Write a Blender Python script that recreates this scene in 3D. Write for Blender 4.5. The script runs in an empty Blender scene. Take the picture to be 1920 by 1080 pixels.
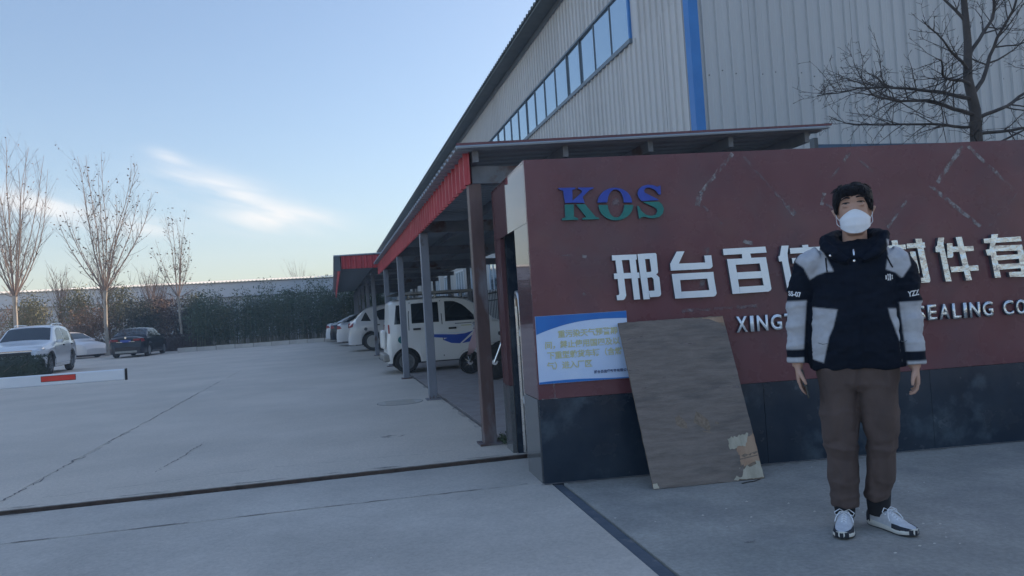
import bpy, bmesh, math, random
from mathutils import Vector, Matrix, noise
from mathutils.bvhtree import BVHTree

SC = bpy.context.scene
COL = SC.collection
R = math.radians

# ------------------------------------------------------------------ camera
CAM_H, FPX = 1.22, 1400.0
ROLL, PITCH, YAW = R(3.65), math.atan2(39.3, 1400.0), R(13.6)


def cam_axis(x, y, f):
    c, s = math.cos(ROLL), math.sin(ROLL)
    x, y = x * c + y * s, -x * s + y * c
    c, s = math.cos(PITCH), math.sin(PITCH)
    f, z = f * c - y * s, f * s + y * c
    c, s = math.cos(YAW), math.sin(YAW)
    return Vector((x * c + f * s, -x * s + f * c, z))


cam_data = bpy.data.cameras.new('camera')
cam_data.sensor_width = 36.0
cam_data.lens = 36.0 * FPX / 1920.0
cam_data.clip_start = 0.05
cam_data.clip_end = 3000.0
cam = bpy.data.objects.new('camera', cam_data)
COL.objects.link(cam)
_r, _u, _f = cam_axis(1, 0, 0), cam_axis(0, 1, 0), cam_axis(0, 0, 1)
_m = Matrix((_r, _u, -_f)).transposed().to_4x4()
_m.translation = Vector((0, 0, CAM_H))
cam.matrix_world = _m
SC.camera = cam

# ------------------------------------------------------------------ sky and sun
SUN_EL, SUN_AZ = R(22.0), R(62.0)          # azimuth from +Y (the drive) towards +X
world = bpy.data.worlds.new('World')
SC.world = world
world.use_nodes = True
WN, WL = world.node_tree.nodes, world.node_tree.links


def wmath(op, a, b=None, c=None, clamp=False):
    n = WN.new('ShaderNodeMath')
    n.operation = op
    n.use_clamp = clamp
    for i, v in enumerate((a, b, c)):
        if v is None:
            continue
        if isinstance(v, (int, float)):
            n.inputs[i].default_value = v
        else:
            WL.new(v, n.inputs[i])
    return n.outputs[0]


sky = WN.new('ShaderNodeTexSky')
sky.sky_type = 'NISHITA'
sky.sun_disc = False
sky.sun_elevation = SUN_EL
sky.sun_rotation = SUN_AZ
sky.altitude = 60
sky.air_density = 1.0
sky.dust_density = 1.1
sky.ozone_density = 1.3
tint = WN.new('ShaderNodeMix')
tint.data_type = 'RGBA'
tint.blend_type = 'MULTIPLY'
tint.inputs[0].default_value = 1.0
# even out the sky's brightness the way the phone's exposure did: every direction alike, hue kept
lum = WN.new('ShaderNodeRGBToBW')
WL.new(sky.outputs[0], lum.inputs[0])
flat = WN.new('ShaderNodeVectorMath')
flat.operation = 'SCALE'
WL.new(sky.outputs[0], flat.inputs[0])
WL.new(wmath('DIVIDE', wmath('SMOOTH_MAX', wmath('MULTIPLY', wmath('POWER', lum.outputs[0], 0.82), 0.84), 1.42, 0.4), lum.outputs[0]), flat.inputs['Scale'])
WL.new(flat.outputs[0], tint.inputs[6])
tint.inputs[7].default_value = (0.965, 0.985, 1.015, 1)
# thin cirrus: streaky noise over the whole sky, gathered into a few drifting banks
geo = WN.new('ShaderNodeTexCoord')
sep = WN.new('ShaderNodeSeparateXYZ')
WL.new(geo.outputs['Generated'], sep.inputs[0])
az = wmath('ARCTAN2', sep.outputs[0], sep.outputs[1])
el = wmath('ARCSINE', sep.outputs[2])


def bank(azd, eld, la, wd, tilt, amp):
    """soft streak: centre azimuth/elevation, half length, half width, tilt (degrees)"""
    da = wmath('SUBTRACT', az, R(azd))
    de = wmath('SUBTRACT', el, R(eld))
    c, s = math.cos(R(tilt)), math.sin(R(tilt))
    u = wmath('ADD', wmath('MULTIPLY', da, c / R(la)), wmath('MULTIPLY', de, s / R(la)))
    v = wmath('ADD', wmath('MULTIPLY', da, -s / R(wd)), wmath('MULTIPLY', de, c / R(wd)))
    q = wmath('ADD', wmath('MULTIPLY', u, u), wmath('MULTIPLY', v, v))
    return wmath('MULTIPLY', wmath('POWER', 2.718, wmath('MULTIPLY', q, -1.0)), amp)


vec = WN.new('ShaderNodeCombineXYZ')
WL.new(wmath('MULTIPLY', wmath('ADD', az, wmath('MULTIPLY', el, 0.9)), 9.0), vec.inputs[0])
WL.new(wmath('MULTIPLY', wmath('SUBTRACT', el, wmath('MULTIPLY', az, -0.22)), 42.0), vec.inputs[1])
nz = WN.new('ShaderNodeTexNoise')
nz.inputs['Scale'].default_value = 1.0
nz.inputs['Detail'].default_value = 6.0
nz.inputs['Roughness'].default_value = 0.55
nz.inputs['Distortion'].default_value = 0.5
WL.new(vec.outputs[0], nz.inputs['Vector'])
banks = None
for b in ((-8.8, 10.3, 3.0, 1.0, -9, 0.50), (-6.0, 9.1, 3.0, 1.2, -15, 0.62), (-3.0, 7.6, 3.6, 0.95, -2, 0.95), (-10.6, 12.0, 1.2, 0.4, -18, 0.5),
          (-18.6, 8.6, 3.6, 0.9, -10, 0.85), (-12.4, 7.2, 2.4, 0.6, -4, 0.6), (-55, 12, 10, 2.0, -12, 0.8),
          (60, 18, 12, 2.4, 10, 0.7), (120, 14, 12, 2.2, -8, 0.7), (-120, 16, 14, 2.5, 9, 0.7), (175, 22, 12, 3, 0, 0.7)):
    k = bank(*b)
    banks = k if banks is None else wmath('ADD', banks, k)
cl = wmath('MULTIPLY', banks, wmath('SUBTRACT', wmath('MULTIPLY', nz.outputs[0], 3.6), 1.1, clamp=True), clamp=True)
cl = wmath('MULTIPLY', cl, 0.85)
cloud = WN.new('ShaderNodeMix')
cloud.data_type = 'RGBA'
WL.new(cl, cloud.inputs[0])
WL.new(tint.outputs[2], cloud.inputs[6])
cloud.inputs[7].default_value = (4.2, 4.0, 3.85, 1)
bg = WN['Background']
WL.new(cloud.outputs[2], bg.inputs[0])
bg.inputs[1].default_value = 0.10

sun_data = bpy.data.lights.new('sun', 'SUN')
sun_data.energy = 3.0
sun_data.angle = R(0.55)
sun_data.color = (1.0, 0.80, 0.60)
sun = bpy.data.objects.new('sun', sun_data)
COL.objects.link(sun)
_sd = Vector((math.sin(SUN_AZ) * math.cos(SUN_EL), math.cos(SUN_AZ) * math.cos(SUN_EL), math.sin(SUN_EL)))
sun.rotation_euler = (-_sd).to_track_quat('-Z', 'Y').to_euler()

SC.view_settings.view_transform = 'Standard'
SC.view_settings.look = 'None'
SC.view_settings.exposure = 1.55
SC.view_settings.gamma = 1.0
SC.view_settings.use_curve_mapping = False
SC.render.engine = 'CYCLES'
SC.cycles.max_bounces = 6
SC.cycles.diffuse_bounces = 3
SC.cycles.glossy_bounces = 3
SC.cycles.transparent_max_bounces = 16
SC.cycles.use_denoising = True

# ------------------------------------------------------------------ materials
MATS = {}


def mat(name, c1, c2=None, rough=0.7, metal=0.0, scale=4.0, detail=5.0, lo=0.35, hi=0.65, bump=0.0, bscale=40.0,
        bdist=0.01, spec=0.5, stretch=(1, 1, 1), c3=None, s3=1.0, lo3=0.6, hi3=0.7, rvar=0.0, coords='Object',
        trans=0.0, coat=0.0, alpha_noise=None, emit=None, attr=None, fine=0.0, objvar=0.0):
    """procedural material: two colours mixed by noise, an optional third in patches, noise bump"""
    m = bpy.data.materials.new(name)
    m.use_nodes = True
    N, L = m.node_tree.nodes, m.node_tree.links
    p = N['Principled BSDF']
    p.inputs['Roughness'].default_value = rough
    p.inputs['Metallic'].default_value = metal
    p.inputs['Specular IOR Level'].default_value = spec
    p.inputs['Transmission Weight'].default_value = trans
    p.inputs['Coat Weight'].default_value = coat
    p.inputs['Coat Roughness'].default_value = 0.08
    tc = N.new('ShaderNodeTexCoord')
    mp = N.new('ShaderNodeMapping')
    mp.inputs['Scale'].default_value = stretch
    L.new(tc.outputs[coords], mp.inputs[0])

    def noise_ramp(sc, dt, a, b, off=0.0):
        n = N.new('ShaderNodeTexNoise')
        n.inputs['Scale'].default_value = sc
        n.inputs['Detail'].default_value = dt
        n.inputs['Roughness'].default_value = 0.6
        if off:
            mp2 = N.new('ShaderNodeMapping')
            mp2.inputs['Location'].default_value = (off, off * 0.7, off * 1.3)
            L.new(mp.outputs[0], mp2.inputs[0])
            L.new(mp2.outputs[0], n.inputs['Vector'])
        else:
            L.new(mp.outputs[0], n.inputs['Vector'])
        mr = N.new('ShaderNodeMapRange')
        mr.inputs['From Min'].default_value = a
        mr.inputs['From Max'].default_value = b
        L.new(n.outputs[0], mr.inputs[0])
        return mr.outputs[0]

    def mix(f, a, b):
        x = N.new('ShaderNodeMix')
        x.data_type = 'RGBA'
        L.new(f, x.inputs[0])
        for i, v in ((6, a), (7, b)):
            if isinstance(v, tuple):
                x.inputs[i].default_value = (*v, 1)
            else:
                L.new(v, x.inputs[i])
        return x.outputs[2]

    col = None
    if c2 is not None:
        col = mix(noise_ramp(scale, detail, lo, hi), c1, c2)
    if c3 is not None:
        col = mix(noise_ramp(s3, 6.0, lo3, hi3, 7.3), col if col else c1, c3)
    if fine:
        x = N.new('ShaderNodeMix')
        x.data_type = 'RGBA'
        x.blend_type = 'MULTIPLY'
        x.inputs[0].default_value = 1.0
        L.new(col, x.inputs[6])
        mr = N.new('ShaderNodeMapRange')
        L.new(noise_ramp(48.0, 9.0, 0.3, 0.7, 4.4), mr.inputs[0])
        mr.inputs['To Min'].default_value = 1.0 - fine
        mr.inputs['To Max'].default_value = 1.0 + fine * 0.6
        L.new(mr.outputs[0], x.inputs[7])
        col = x.outputs[2]
    if objvar:
        oi = N.new('ShaderNodeObjectInfo')
        mr = N.new('ShaderNodeMapRange')
        L.new(oi.outputs['Random'], mr.inputs[0])
        mr.inputs['To Min'].default_value = 1.0 - objvar
        mr.inputs['To Max'].default_value = 1.0 + objvar
        x = N.new('ShaderNodeMix')
        x.data_type = 'RGBA'
        x.blend_type = 'MULTIPLY'
        x.inputs[0].default_value = 1.0
        L.new(col, x.inputs[6])
        L.new(mr.outputs[0], x.inputs[7])
        col = x.outputs[2]
    if attr is not None:
        at = N.new('ShaderNodeAttribute')
        at.attribute_name = attr
        if col is None:
            col = at.outputs['Color']
        else:
            x = N.new('ShaderNodeMix')
            x.data_type = 'RGBA'
            x.blend_type = 'MULTIPLY'
            x.inputs[0].default_value = 1.0
            L.new(col, x.inputs[6])
            L.new(at.outputs['Color'], x.inputs[7])
            col = x.outputs[2]
    if col is None:
        p.inputs['Base Color'].default_value = (*c1, 1)
    else:
        L.new(col, p.inputs['Base Color'])
    if rvar:
        mr = N.new('ShaderNodeMapRange')
        L.new(noise_ramp(scale * 1.7, 4.0, 0.3, 0.7, 3.1), mr.inputs[0])
        mr.inputs['To Min'].default_value = max(0.02, rough - rvar)
        mr.inputs['To Max'].default_value = min(1.0, rough + rvar)
        L.new(mr.outputs[0], p.inputs['Roughness'])
    if bump:
        n = N.new('ShaderNodeTexNoise')
        n.inputs['Scale'].default_value = bscale
        n.inputs['Detail'].default_value = 6.0
        L.new(mp.outputs[0], n.inputs['Vector'])
        bn = N.new('ShaderNodeBump')
        bn.inputs['Strength'].default_value = bump
        bn.inputs['Distance'].default_value = bdist
        L.new(n.outputs[0], bn.inputs['Height'])
        L.new(bn.outputs[0], p.inputs['Normal'])
    if alpha_noise is not None:
        L.new(noise_ramp(alpha_noise[0], 6.0, alpha_noise[1], alpha_noise[2], 1.7), p.inputs['Alpha'])
    if emit is not None:
        p.inputs['Emission Color'].default_value = (*emit[0], 1)
        p.inputs['Emission Strength'].default_value = emit[1]
    MATS[name] = m
    return m


# ground
mat('concrete', (0.51, 0.445, 0.375), (0.605, 0.525, 0.445), 0.85, scale=0.55, fine=0.16, bump=0.35, bscale=60, bdist=0.004,
    c3=(0.46, 0.41, 0.355), s3=0.35, lo3=0.52, hi3=0.72)
mat('concrete_outer', (0.43, 0.39, 0.345), (0.53, 0.48, 0.425), 0.85, scale=1.3, fine=0.15, bump=0.4, bscale=80, bdist=0.004,
    c3=(0.37, 0.34, 0.305), s3=0.8, lo3=0.5, hi3=0.75)
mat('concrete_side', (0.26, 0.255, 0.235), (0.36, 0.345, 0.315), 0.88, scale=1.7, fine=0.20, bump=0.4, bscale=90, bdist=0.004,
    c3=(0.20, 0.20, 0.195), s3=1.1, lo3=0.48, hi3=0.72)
mat('pavers', (0.27, 0.23, 0.22), (0.33, 0.29, 0.275), 0.9, scale=5, bump=0.5, bscale=25, bdist=0.006)
mat('soil', (0.10, 0.08, 0.06), (0.16, 0.13, 0.10), 0.95, scale=3, bump=0.8, bscale=20, bdist=0.03)
mat('land', (0.12, 0.11, 0.09), (0.17, 0.15, 0.12), 0.95, scale=0.05)
mat('kerb', (0.50, 0.46, 0.42), (0.60, 0.56, 0.51), 0.85, scale=2, bump=0.3, bscale=40)
mat('crack', (0.12, 0.11, 0.105), (0.20, 0.18, 0.17), 0.95, scale=6, alpha_noise=(5, 0.42, 0.58))
mat('crack_solid', (0.20, 0.185, 0.17), (0.30, 0.275, 0.25), 0.95, scale=6)
mat('rail_rust', (0.06, 0.048, 0.046), (0.12, 0.088, 0.078), 0.6, metal=0.6, scale=14, bump=0.3)
mat('rail_bright', (0.32, 0.32, 0.33), (0.22, 0.19, 0.18), 0.4, metal=0.8, scale=9)
mat('strip', (0.055, 0.075, 0.10), (0.10, 0.115, 0.14), 0.7, scale=5, bump=0.3, bscale=60, c3=(0.16, 0.16, 0.165), s3=6, lo3=0.62, hi3=0.7)
mat('cast_iron', (0.43, 0.39, 0.34), (0.50, 0.45, 0.395), 0.8, scale=6, bump=0.3)
mat('oil_stain', (0.20, 0.19, 0.185), (0.26, 0.25, 0.24), 0.8, scale=6, alpha_noise=(9, 0.48, 0.70))
mat('dust', (0.30, 0.27, 0.235), (0.37, 0.33, 0.29), 0.95, scale=3, alpha_noise=(2.6, 0.47, 0.85))
# gate wall
mat('red_granite', (0.135, 0.048, 0.060), (0.165, 0.068, 0.080), 0.27, scale=2.2, rvar=0.12, bump=0.06, bscale=160, bdist=0.002,
    c3=(0.115, 0.064, 0.080), s3=1.6, lo3=0.5, hi3=0.75, spec=0.35)
mat('red_granite_polished', (0.115, 0.056, 0.062), (0.145, 0.072, 0.078), 0.035, scale=60, spec=0.6)
mat('grey_granite_polished', (0.10, 0.105, 0.11), (0.15, 0.155, 0.16), 0.10, scale=60, spec=0.5)
mat('dark_granite', (0.009, 0.020, 0.038), (0.024, 0.038, 0.058), 0.22, scale=3.0, rvar=0.1, bump=0.1, bscale=90, bdist=0.003,
    c3=(0.10, 0.135, 0.165), s3=2.6, lo3=0.54, hi3=0.78, spec=0.45)
mat('stone_edge', (0.22, 0.20, 0.20), (0.30, 0.28, 0.27), 0.8, scale=20)
mat('residue', (0.26, 0.235, 0.245), (0.36, 0.34, 0.35), 0.7, scale=20, alpha_noise=(16, 0.42, 0.62))
mat('residue_faint', (0.22, 0.17, 0.19), (0.28, 0.24, 0.26), 0.7, scale=20, alpha_noise=(14, 0.45, 0.72))
mat('letter_face', (0.76, 0.83, 0.92), (0.84, 0.90, 0.96), 0.35, metal=0.35, scale=9)
mat('letter_foil', (0.66, 0.70, 0.72), (0.80, 0.83, 0.84), 0.22, metal=0.8, scale=9, bump=0.8, bscale=14, bdist=0.02)
mat('letter_side', (0.10, 0.12, 0.16), (0.16, 0.18, 0.22), 0.5, metal=0.5)
mat('kos_blue', (0.022, 0.055, 0.36), (0.03, 0.075, 0.42), 0.5, scale=20)
mat('kos_green', (0.006, 0.16, 0.15), (0.01, 0.20, 0.18), 0.5, scale=20)
mat('sign_white', (0.50, 0.64, 0.90), (0.62, 0.74, 0.94), 0.3, scale=2.5)
mat('sign_blue', (0.010, 0.14, 0.50), (0.015, 0.18, 0.55), 0.4, scale=4)
mat('sign_yellow', (0.58, 0.56, 0.30), (0.55, 0.55, 0.36), 0.5, scale=8)
mat('sign_navy', (0.02, 0.04, 0.14), None, 0.5)
mat('steel', (0.45, 0.45, 0.46), (0.55, 0.54, 0.54), 0.28, metal=0.9, scale=8, rvar=0.1)
mat('steel_dull', (0.26, 0.25, 0.24), (0.34, 0.33, 0.31), 0.5, metal=0.5, scale=8)
mat('plywood', (0.165, 0.135, 0.118), (0.225, 0.188, 0.165), 0.78, scale=6.5, stretch=(1, 1, 6), bump=0.3, bscale=18,
    c3=(0.105, 0.095, 0.09), s3=2.2, lo3=0.52, hi3=0.72, fine=0.12)
mat('ply_edge', (0.16, 0.12, 0.09), (0.26, 0.20, 0.15), 0.85, scale=60, stretch=(1, 1, 1))
mat('ply_torn', (0.36, 0.33, 0.26), (0.50, 0.46, 0.37), 0.85, scale=18, stretch=(1, 1, 0.15), bump=0.5, bscale=60)
mat('ply_torn2', (0.33, 0.20, 0.13), (0.42, 0.29, 0.20), 0.85, scale=14, stretch=(1, 1, 0.15), bump=0.4, bscale=60)
# canopy and buildings
mat('canopy_red', (0.42, 0.042, 0.055), (0.48, 0.058, 0.070), 0.5, objvar=0.10, scale=3, rvar=0.1)
mat('canopy_under', (0.26, 0.29, 0.32), (0.31, 0.34, 0.37), 0.6, scale=1.5, stretch=(1, 0.2, 1))
mat('canopy_steel', (0.15, 0.165, 0.19), (0.20, 0.21, 0.235), 0.55, metal=0.1, scale=6, c3=(0.11, 0.055, 0.045), s3=2.2, lo3=0.56, hi3=0.66,
    bump=0.15)
mat('post_paint', (0.185, 0.20, 0.24), (0.23, 0.24, 0.28), 0.5, scale=5, c3=(0.075, 0.045, 0.04), s3=3.0, lo3=0.60, hi3=0.66, bump=0.2, stretch=(1, 1, 0.4))
mat('post_rust', (0.075, 0.045, 0.045), (0.14, 0.085, 0.08), 0.5, scale=5, c3=(0.20, 0.20, 0.225), s3=3.0, lo3=0.50, hi3=0.60, bump=0.2, stretch=(1, 1, 0.3))
mat('cladding', (0.57, 0.555, 0.54), (0.63, 0.61, 0.59), 0.48, objvar=0.05, scale=0.6, stretch=(1, 1, 0.25), rvar=0.08, spec=0.4)
mat('cladding_gable', (0.50, 0.51, 0.52), (0.56, 0.565, 0.57), 0.45, objvar=0.04, scale=0.5, stretch=(1, 1, 0.2), rvar=0.08, spec=0.4)
mat('trim_blue', (0.025, 0.18, 0.50), (0.035, 0.21, 0.56), 0.4, scale=2)
mat('trim_steel_blue', (0.05, 0.11, 0.20), (0.08, 0.15, 0.25), 0.5, scale=2)
mat('eye_white', (0.34, 0.28, 0.26), None, 0.3)
mat('frame_grey', (0.13, 0.17, 0.21), (0.17, 0.21, 0.25), 0.5, scale=2)
mat('trim_dark', (0.07, 0.085, 0.10), (0.10, 0.115, 0.13), 0.5, scale=2)
mat('roof_dark', (0.085, 0.10, 0.10), (0.12, 0.135, 0.13), 0.7, scale=2)
mat('glass_sky', (0.42, 0.54, 0.64), (0.47, 0.58, 0.67), 0.06, metal=0.85, scale=0.8, spec=0.8)
mat('far_wall', (0.52, 0.54, 0.58), (0.58, 0.60, 0.63), 0.7, scale=0.2)
mat('far_roof', (0.55, 0.53, 0.50), (0.62, 0.60, 0.57), 0.5, scale=0.3)
mat('far_window', (0.16, 0.19, 0.23), (0.24, 0.27, 0.30), 0.2, scale=0.8)
mat('white_frame', (0.70, 0.72, 0.74), None, 0.5)
mat('fence_black', (0.02, 0.022, 0.026), (0.035, 0.036, 0.04), 0.5, scale=8)
mat('shed_wall', (0.36, 0.37, 0.38), (0.42, 0.42, 0.43), 0.7, scale=1)
mat('boom_white', (0.66, 0.69, 0.74), (0.72, 0.74, 0.78), 0.35, scale=6)
mat('boom_red', (0.60, 0.035, 0.03), (0.66, 0.05, 0.04), 0.3, scale=6)
mat('black_plastic', (0.015, 0.016, 0.018), (0.03, 0.03, 0.033), 0.5, scale=10)
# vehicles
mat('car_white', (0.62, 0.60, 0.61), (0.66, 0.64, 0.64), 0.28, scale=1, coat=0.6)
mat('car_white2', (0.66, 0.67, 0.70), (0.70, 0.71, 0.73), 0.22, scale=1, coat=0.8)
mat('van_cream', (0.76, 0.735, 0.70), (0.80, 0.77, 0.74), 0.32, scale=1, coat=0.4)
mat('car_black', (0.005, 0.008, 0.018), (0.008, 0.012, 0.024), 0.25, scale=1, coat=0.35, spec=0.3)
mat('car_glass', (0.012, 0.017, 0.022), None, 0.04, spec=0.7)
mat('tyre', (0.018, 0.018, 0.020), (0.035, 0.034, 0.034), 0.85, scale=10, bump=0.2)
mat('rim', (0.50, 0.51, 0.53), (0.42, 0.43, 0.45), 0.3, metal=0.8, scale=8)
mat('rim_dark', (0.16, 0.165, 0.175), (0.22, 0.225, 0.23), 0.4, metal=0.6, scale=8)
mat('tail_red', (0.22, 0.006, 0.012), (0.28, 0.010, 0.016), 0.2, spec=0.4)
mat('lamp_clear', (0.55, 0.57, 0.60), None, 0.08, metal=0.4, coat=1.0)
mat('chrome', (0.75, 0.76, 0.78), None, 0.12, metal=1.0)
mat('plate_blue', (0.02, 0.06, 0.32), (0.03, 0.08, 0.36), 0.4)
mat('decal_blue', (0.015, 0.06, 0.36), (0.02, 0.08, 0.42), 0.35)
mat('decal_teal', (0.01, 0.12, 0.14), (0.02, 0.19, 0.20), 0.3)
mat('decal_pale', (0.62, 0.72, 0.82), None, 0.35)
mat('pink_plastic', (0.50, 0.33, 0.35), (0.56, 0.38, 0.40), 0.35, coat=0.4)
# plants
mat('bark_pale', (0.30, 0.265, 0.22), (0.42, 0.38, 0.33), 0.85, scale=5, stretch=(1, 1, 0.3), c3=(0.18, 0.15, 0.12), s3=6, lo3=0.58, hi3=0.64)
mat('twig', (0.20, 0.145, 0.12), (0.27, 0.20, 0.165), 0.85, scale=3)
mat('twig_dark', (0.045, 0.038, 0.036), (0.075, 0.062, 0.056), 0.85, scale=6, bump=0.4)
mat('dry_leaf', (0.10, 0.052, 0.026), (0.16, 0.085, 0.04), 0.8, scale=0.7)
mat('leaf_dark', (0.022, 0.034, 0.024), (0.045, 0.062, 0.038), 0.7, scale=0.7)
mat('leaf_bamboo', (0.040, 0.072, 0.045), (0.075, 0.12, 0.065), 0.65, scale=0.9, c3=(0.17, 0.15, 0.055), s3=0.45, lo3=0.58, hi3=0.7)
mat('leaf_olive', (0.10, 0.105, 0.040), (0.17, 0.16, 0.07), 0.75, scale=0.8)
mat('leaf_brown', (0.15, 0.088, 0.058), (0.22, 0.135, 0.085), 0.8, scale=0.8)
mat('leaf_maroon', (0.040, 0.026, 0.026), (0.07, 0.042, 0.038), 0.8, scale=0.9)
mat('cane', (0.13, 0.13, 0.07), (0.18, 0.17, 0.09), 0.6, scale=3)
mat('dry_grass', (0.16, 0.13, 0.07), (0.22, 0.18, 0.10), 0.9, scale=3)
mat('weed', (0.05, 0.08, 0.045), (0.08, 0.11, 0.06), 0.8, scale=9)
# person
mat('skin', (0.45, 0.27, 0.20), (0.51, 0.31, 0.235), 0.5, scale=14, spec=0.35)
mat('hair', (0.006, 0.006, 0.009), (0.014, 0.013, 0.016), 0.6, scale=60, spec=0.2, bump=0.4, bscale=120)
mat('lip', (0.30, 0.12, 0.10), None, 0.5)
mat('eye_dark', (0.015, 0.010, 0.010), None, 0.2)
mat('mask_white', (0.72, 0.75, 0.80), (0.78, 0.80, 0.84), 0.75, scale=14, bump=0.12, bscale=60)
mat('jacket', (1, 1, 1), (0.86, 0.86, 0.88), 0.8, scale=26, bump=0.18, bscale=35, bdist=0.006, attr='panel', spec=0.12)
mat('jacket_black', (0.008, 0.010, 0.016), (0.014, 0.016, 0.022), 0.75, scale=20, bump=0.2, bscale=40)
mat('shirt', (0.055, 0.06, 0.075), (0.075, 0.08, 0.095), 0.85, scale=40)
mat('trousers', (0.080, 0.055, 0.050), (0.104, 0.072, 0.064), 0.9, scale=9, bump=0.35, bscale=220, bdist=0.003, stretch=(1, 1, 0.35))
mat('sock', (0.012, 0.013, 0.018), None, 0.9)
mat('shoe_mesh', (0.50, 0.52, 0.56), (0.60, 0.61, 0.65), 0.8, scale=50, bump=0.3, bscale=120)
mat('shoe_navy', (0.014, 0.018, 0.030), (0.022, 0.027, 0.04), 0.7, scale=20)
mat('shoe_sole', (0.68, 0.66, 0.60), (0.74, 0.72, 0.67), 0.6, scale=14)
mat('shoe_lace', (0.74, 0.76, 0.80), None, 0.8)
mat('print_white', (0.72, 0.74, 0.78), None, 0.6)
mat('phone', (0.010, 0.010, 0.013), None, 0.2)

# ------------------------------------------------------------------ builders


class MB:
    """collects shapes; build() links them as ONE mesh object"""

    def __init__(self):
        self.v, self.f = [], []

    def add(self, vs, fs):
        o = len(self.v)
        self.v += [tuple(p) for p in vs]
        self.f += [tuple(i + o for i in f) for f in fs]
        return self

    def box(self, x0, x1, y0, y1, z0, z1):
        return self.hexa([(x0, y0), (x1, y0), (x1, y1), (x0, y1)], z0, z1)

    def hexa(self, poly, z0, z1):
        """upright prism over a ground polygon"""
        n = len(poly)
        vs = [(x, y, z0) for x, y in poly] + [(x, y, z1) for x, y in poly]
        fs = [tuple(range(n))[::-1], tuple(range(n, 2 * n))]
        fs += [(i, (i + 1) % n, n + (i + 1) % n, n + i) for i in range(n)]
        return self.add(vs, fs)

    def prism(self, poly, y0, y1):
        """prism over a polygon in the xz plane, from y0 (front) to y1"""
        n = len(poly)
        vs = [(x, y0, z) for x, z in poly] + [(x, y1, z) for x, z in poly]
        fs = [tuple(range(n)), tuple(range(n, 2 * n))[::-1]]
        fs += [(i, n + i, n + (i + 1) % n, (i + 1) % n) for i in range(n)]
        return self.add(vs, fs)

    def tube(self, pts, rad, sides=6, cap=True):
        pts = [Vector(p) for p in pts]
        n = len(pts)
        if not hasattr(rad, '__len__'):
            rad = [rad] * n
        vs, fs = [], []
        prev = None
        for i, p in enumerate(pts):
            t = (pts[min(i + 1, n - 1)] - pts[max(i - 1, 0)])
            if t.length < 1e-9:
                t = Vector((0, 0, 1))
            t.normalize()
            if prev is None:
                a = Vector((1, 0, 0)) if abs(t.x) < 0.8 else Vector((0, 1, 0))
            else:
                a = prev
            a = (a - t * a.dot(t)).normalized()
            prev = a
            b = t.cross(a)
            for k in range(sides):
                q = 2 * math.pi * k / sides
                r_ = rad[i]
                if hasattr(r_, '__len__'):
                    vs.append(p + a * (r_[0] * math.cos(q)) + b * (r_[1] * math.sin(q)))
                else:
                    vs.append(p + (a * math.cos(q) + b * math.sin(q)) * r_)
        for i in range(n - 1):
            for k in range(sides):
                k2 = (k + 1) % sides
                fs.append((i * sides + k, i * sides + k2, (i + 1) * sides + k2, (i + 1) * sides + k))
        if cap:
            fs.append(tuple(range(sides))[::-1])
            fs.append(tuple((n - 1) * sides + k for k in range(sides)))
        return self.add(vs, fs)

    def loft(self, rings, cap=True, closed=True):
        """rings: lists of points, same count"""
        m = len(rings[0])
        vs = [p for r_ in rings for p in r_]
        fs = []
        for i in range(len(rings) - 1):
            for k in range(m if closed else m - 1):
                k2 = (k + 1) % m
                fs.append((i * m + k, i * m + k2, (i + 1) * m + k2, (i + 1) * m + k))
        if cap and closed:
            fs.append(tuple(range(m))[::-1])
            fs.append(tuple((len(rings) - 1) * m + k for k in range(m)))
        return self.add(vs, fs)

    def lathe(self, prof, c=(0, 0, 0), axis='Z', seg=20):
        """profile of (radius, height) turned about an axis through c"""
        rings = []
        for r_, h in prof:
            ring = []
            for k in range(seg):
                q = 2 * math.pi * k / seg
                a, b = r_ * math.cos(q), r_ * math.sin(q)
                p = {'Z': (a, b, h), 'Y': (a, h, b), 'X': (h, a, b)}[axis]
                ring.append((p[0] + c[0], p[1] + c[1], p[2] + c[2]))
            rings.append(ring)
        return self.loft(rings)

    def grid(self, fn, nu, nv):
        vs = [fn(i / nu, j / nv) for i in range(nu + 1) for j in range(nv + 1)]
        fs = [(i * (nv + 1) + j, (i + 1) * (nv + 1) + j, (i + 1) * (nv + 1) + j + 1, i * (nv + 1) + j + 1)
              for i in range(nu) for j in range(nv)]
        return self.add(vs, fs)

    def mesh(self, name, m=None, smooth=None, recalc=True):
        me = bpy.data.meshes.new(name)
        me.from_pydata(self.v, [], self.f)
        if recalc:
            bm = bmesh.new()
            bm.from_mesh(me)
            bmesh.ops.recalc_face_normals(bm, faces=bm.faces)
            bm.to_mesh(me)
            bm.free()
        if m:
            me.materials.append(MATS[m])
        if smooth is not None:
            shade(me, smooth)
        return me

    def build(self, name, m, parent=None, smooth=None, recalc=True, bevel=0.0):
        return link(name, self.mesh(name, m, smooth, recalc), parent, bevel)


def shade(me, angle):
    for p in me.polygons:
        p.use_smooth = True
    if angle < 179:
        me.set_sharp_from_angle(angle=R(angle))


def link(name, data, parent=None, bevel=0.0):
    o = bpy.data.objects.new(name, data)
    COL.objects.link(o)
    if parent is not None:
        o.parent = parent
    if bevel:
        md = o.modifiers.new('bevel', 'BEVEL')
        md.width = bevel
        md.segments = 2
        md.limit_method = 'ANGLE'
    return o


def thing(name, label, cat, loc=(0, 0, 0), rz=0.0, group=None):
    o = bpy.data.objects.new(name, None)
    o.empty_display_size = 0.1
    COL.objects.link(o)
    o.location = loc
    o.rotation_euler = (0, 0, rz)
    return tag(o, label, cat, group)


def tag(o, label, cat=None, group=None, kind=None):
    if label:
        o['label'] = label
    if cat:
        o['category'] = cat
    if group:
        o['group'] = group
    if kind:
        o['kind'] = kind
    return o


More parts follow.
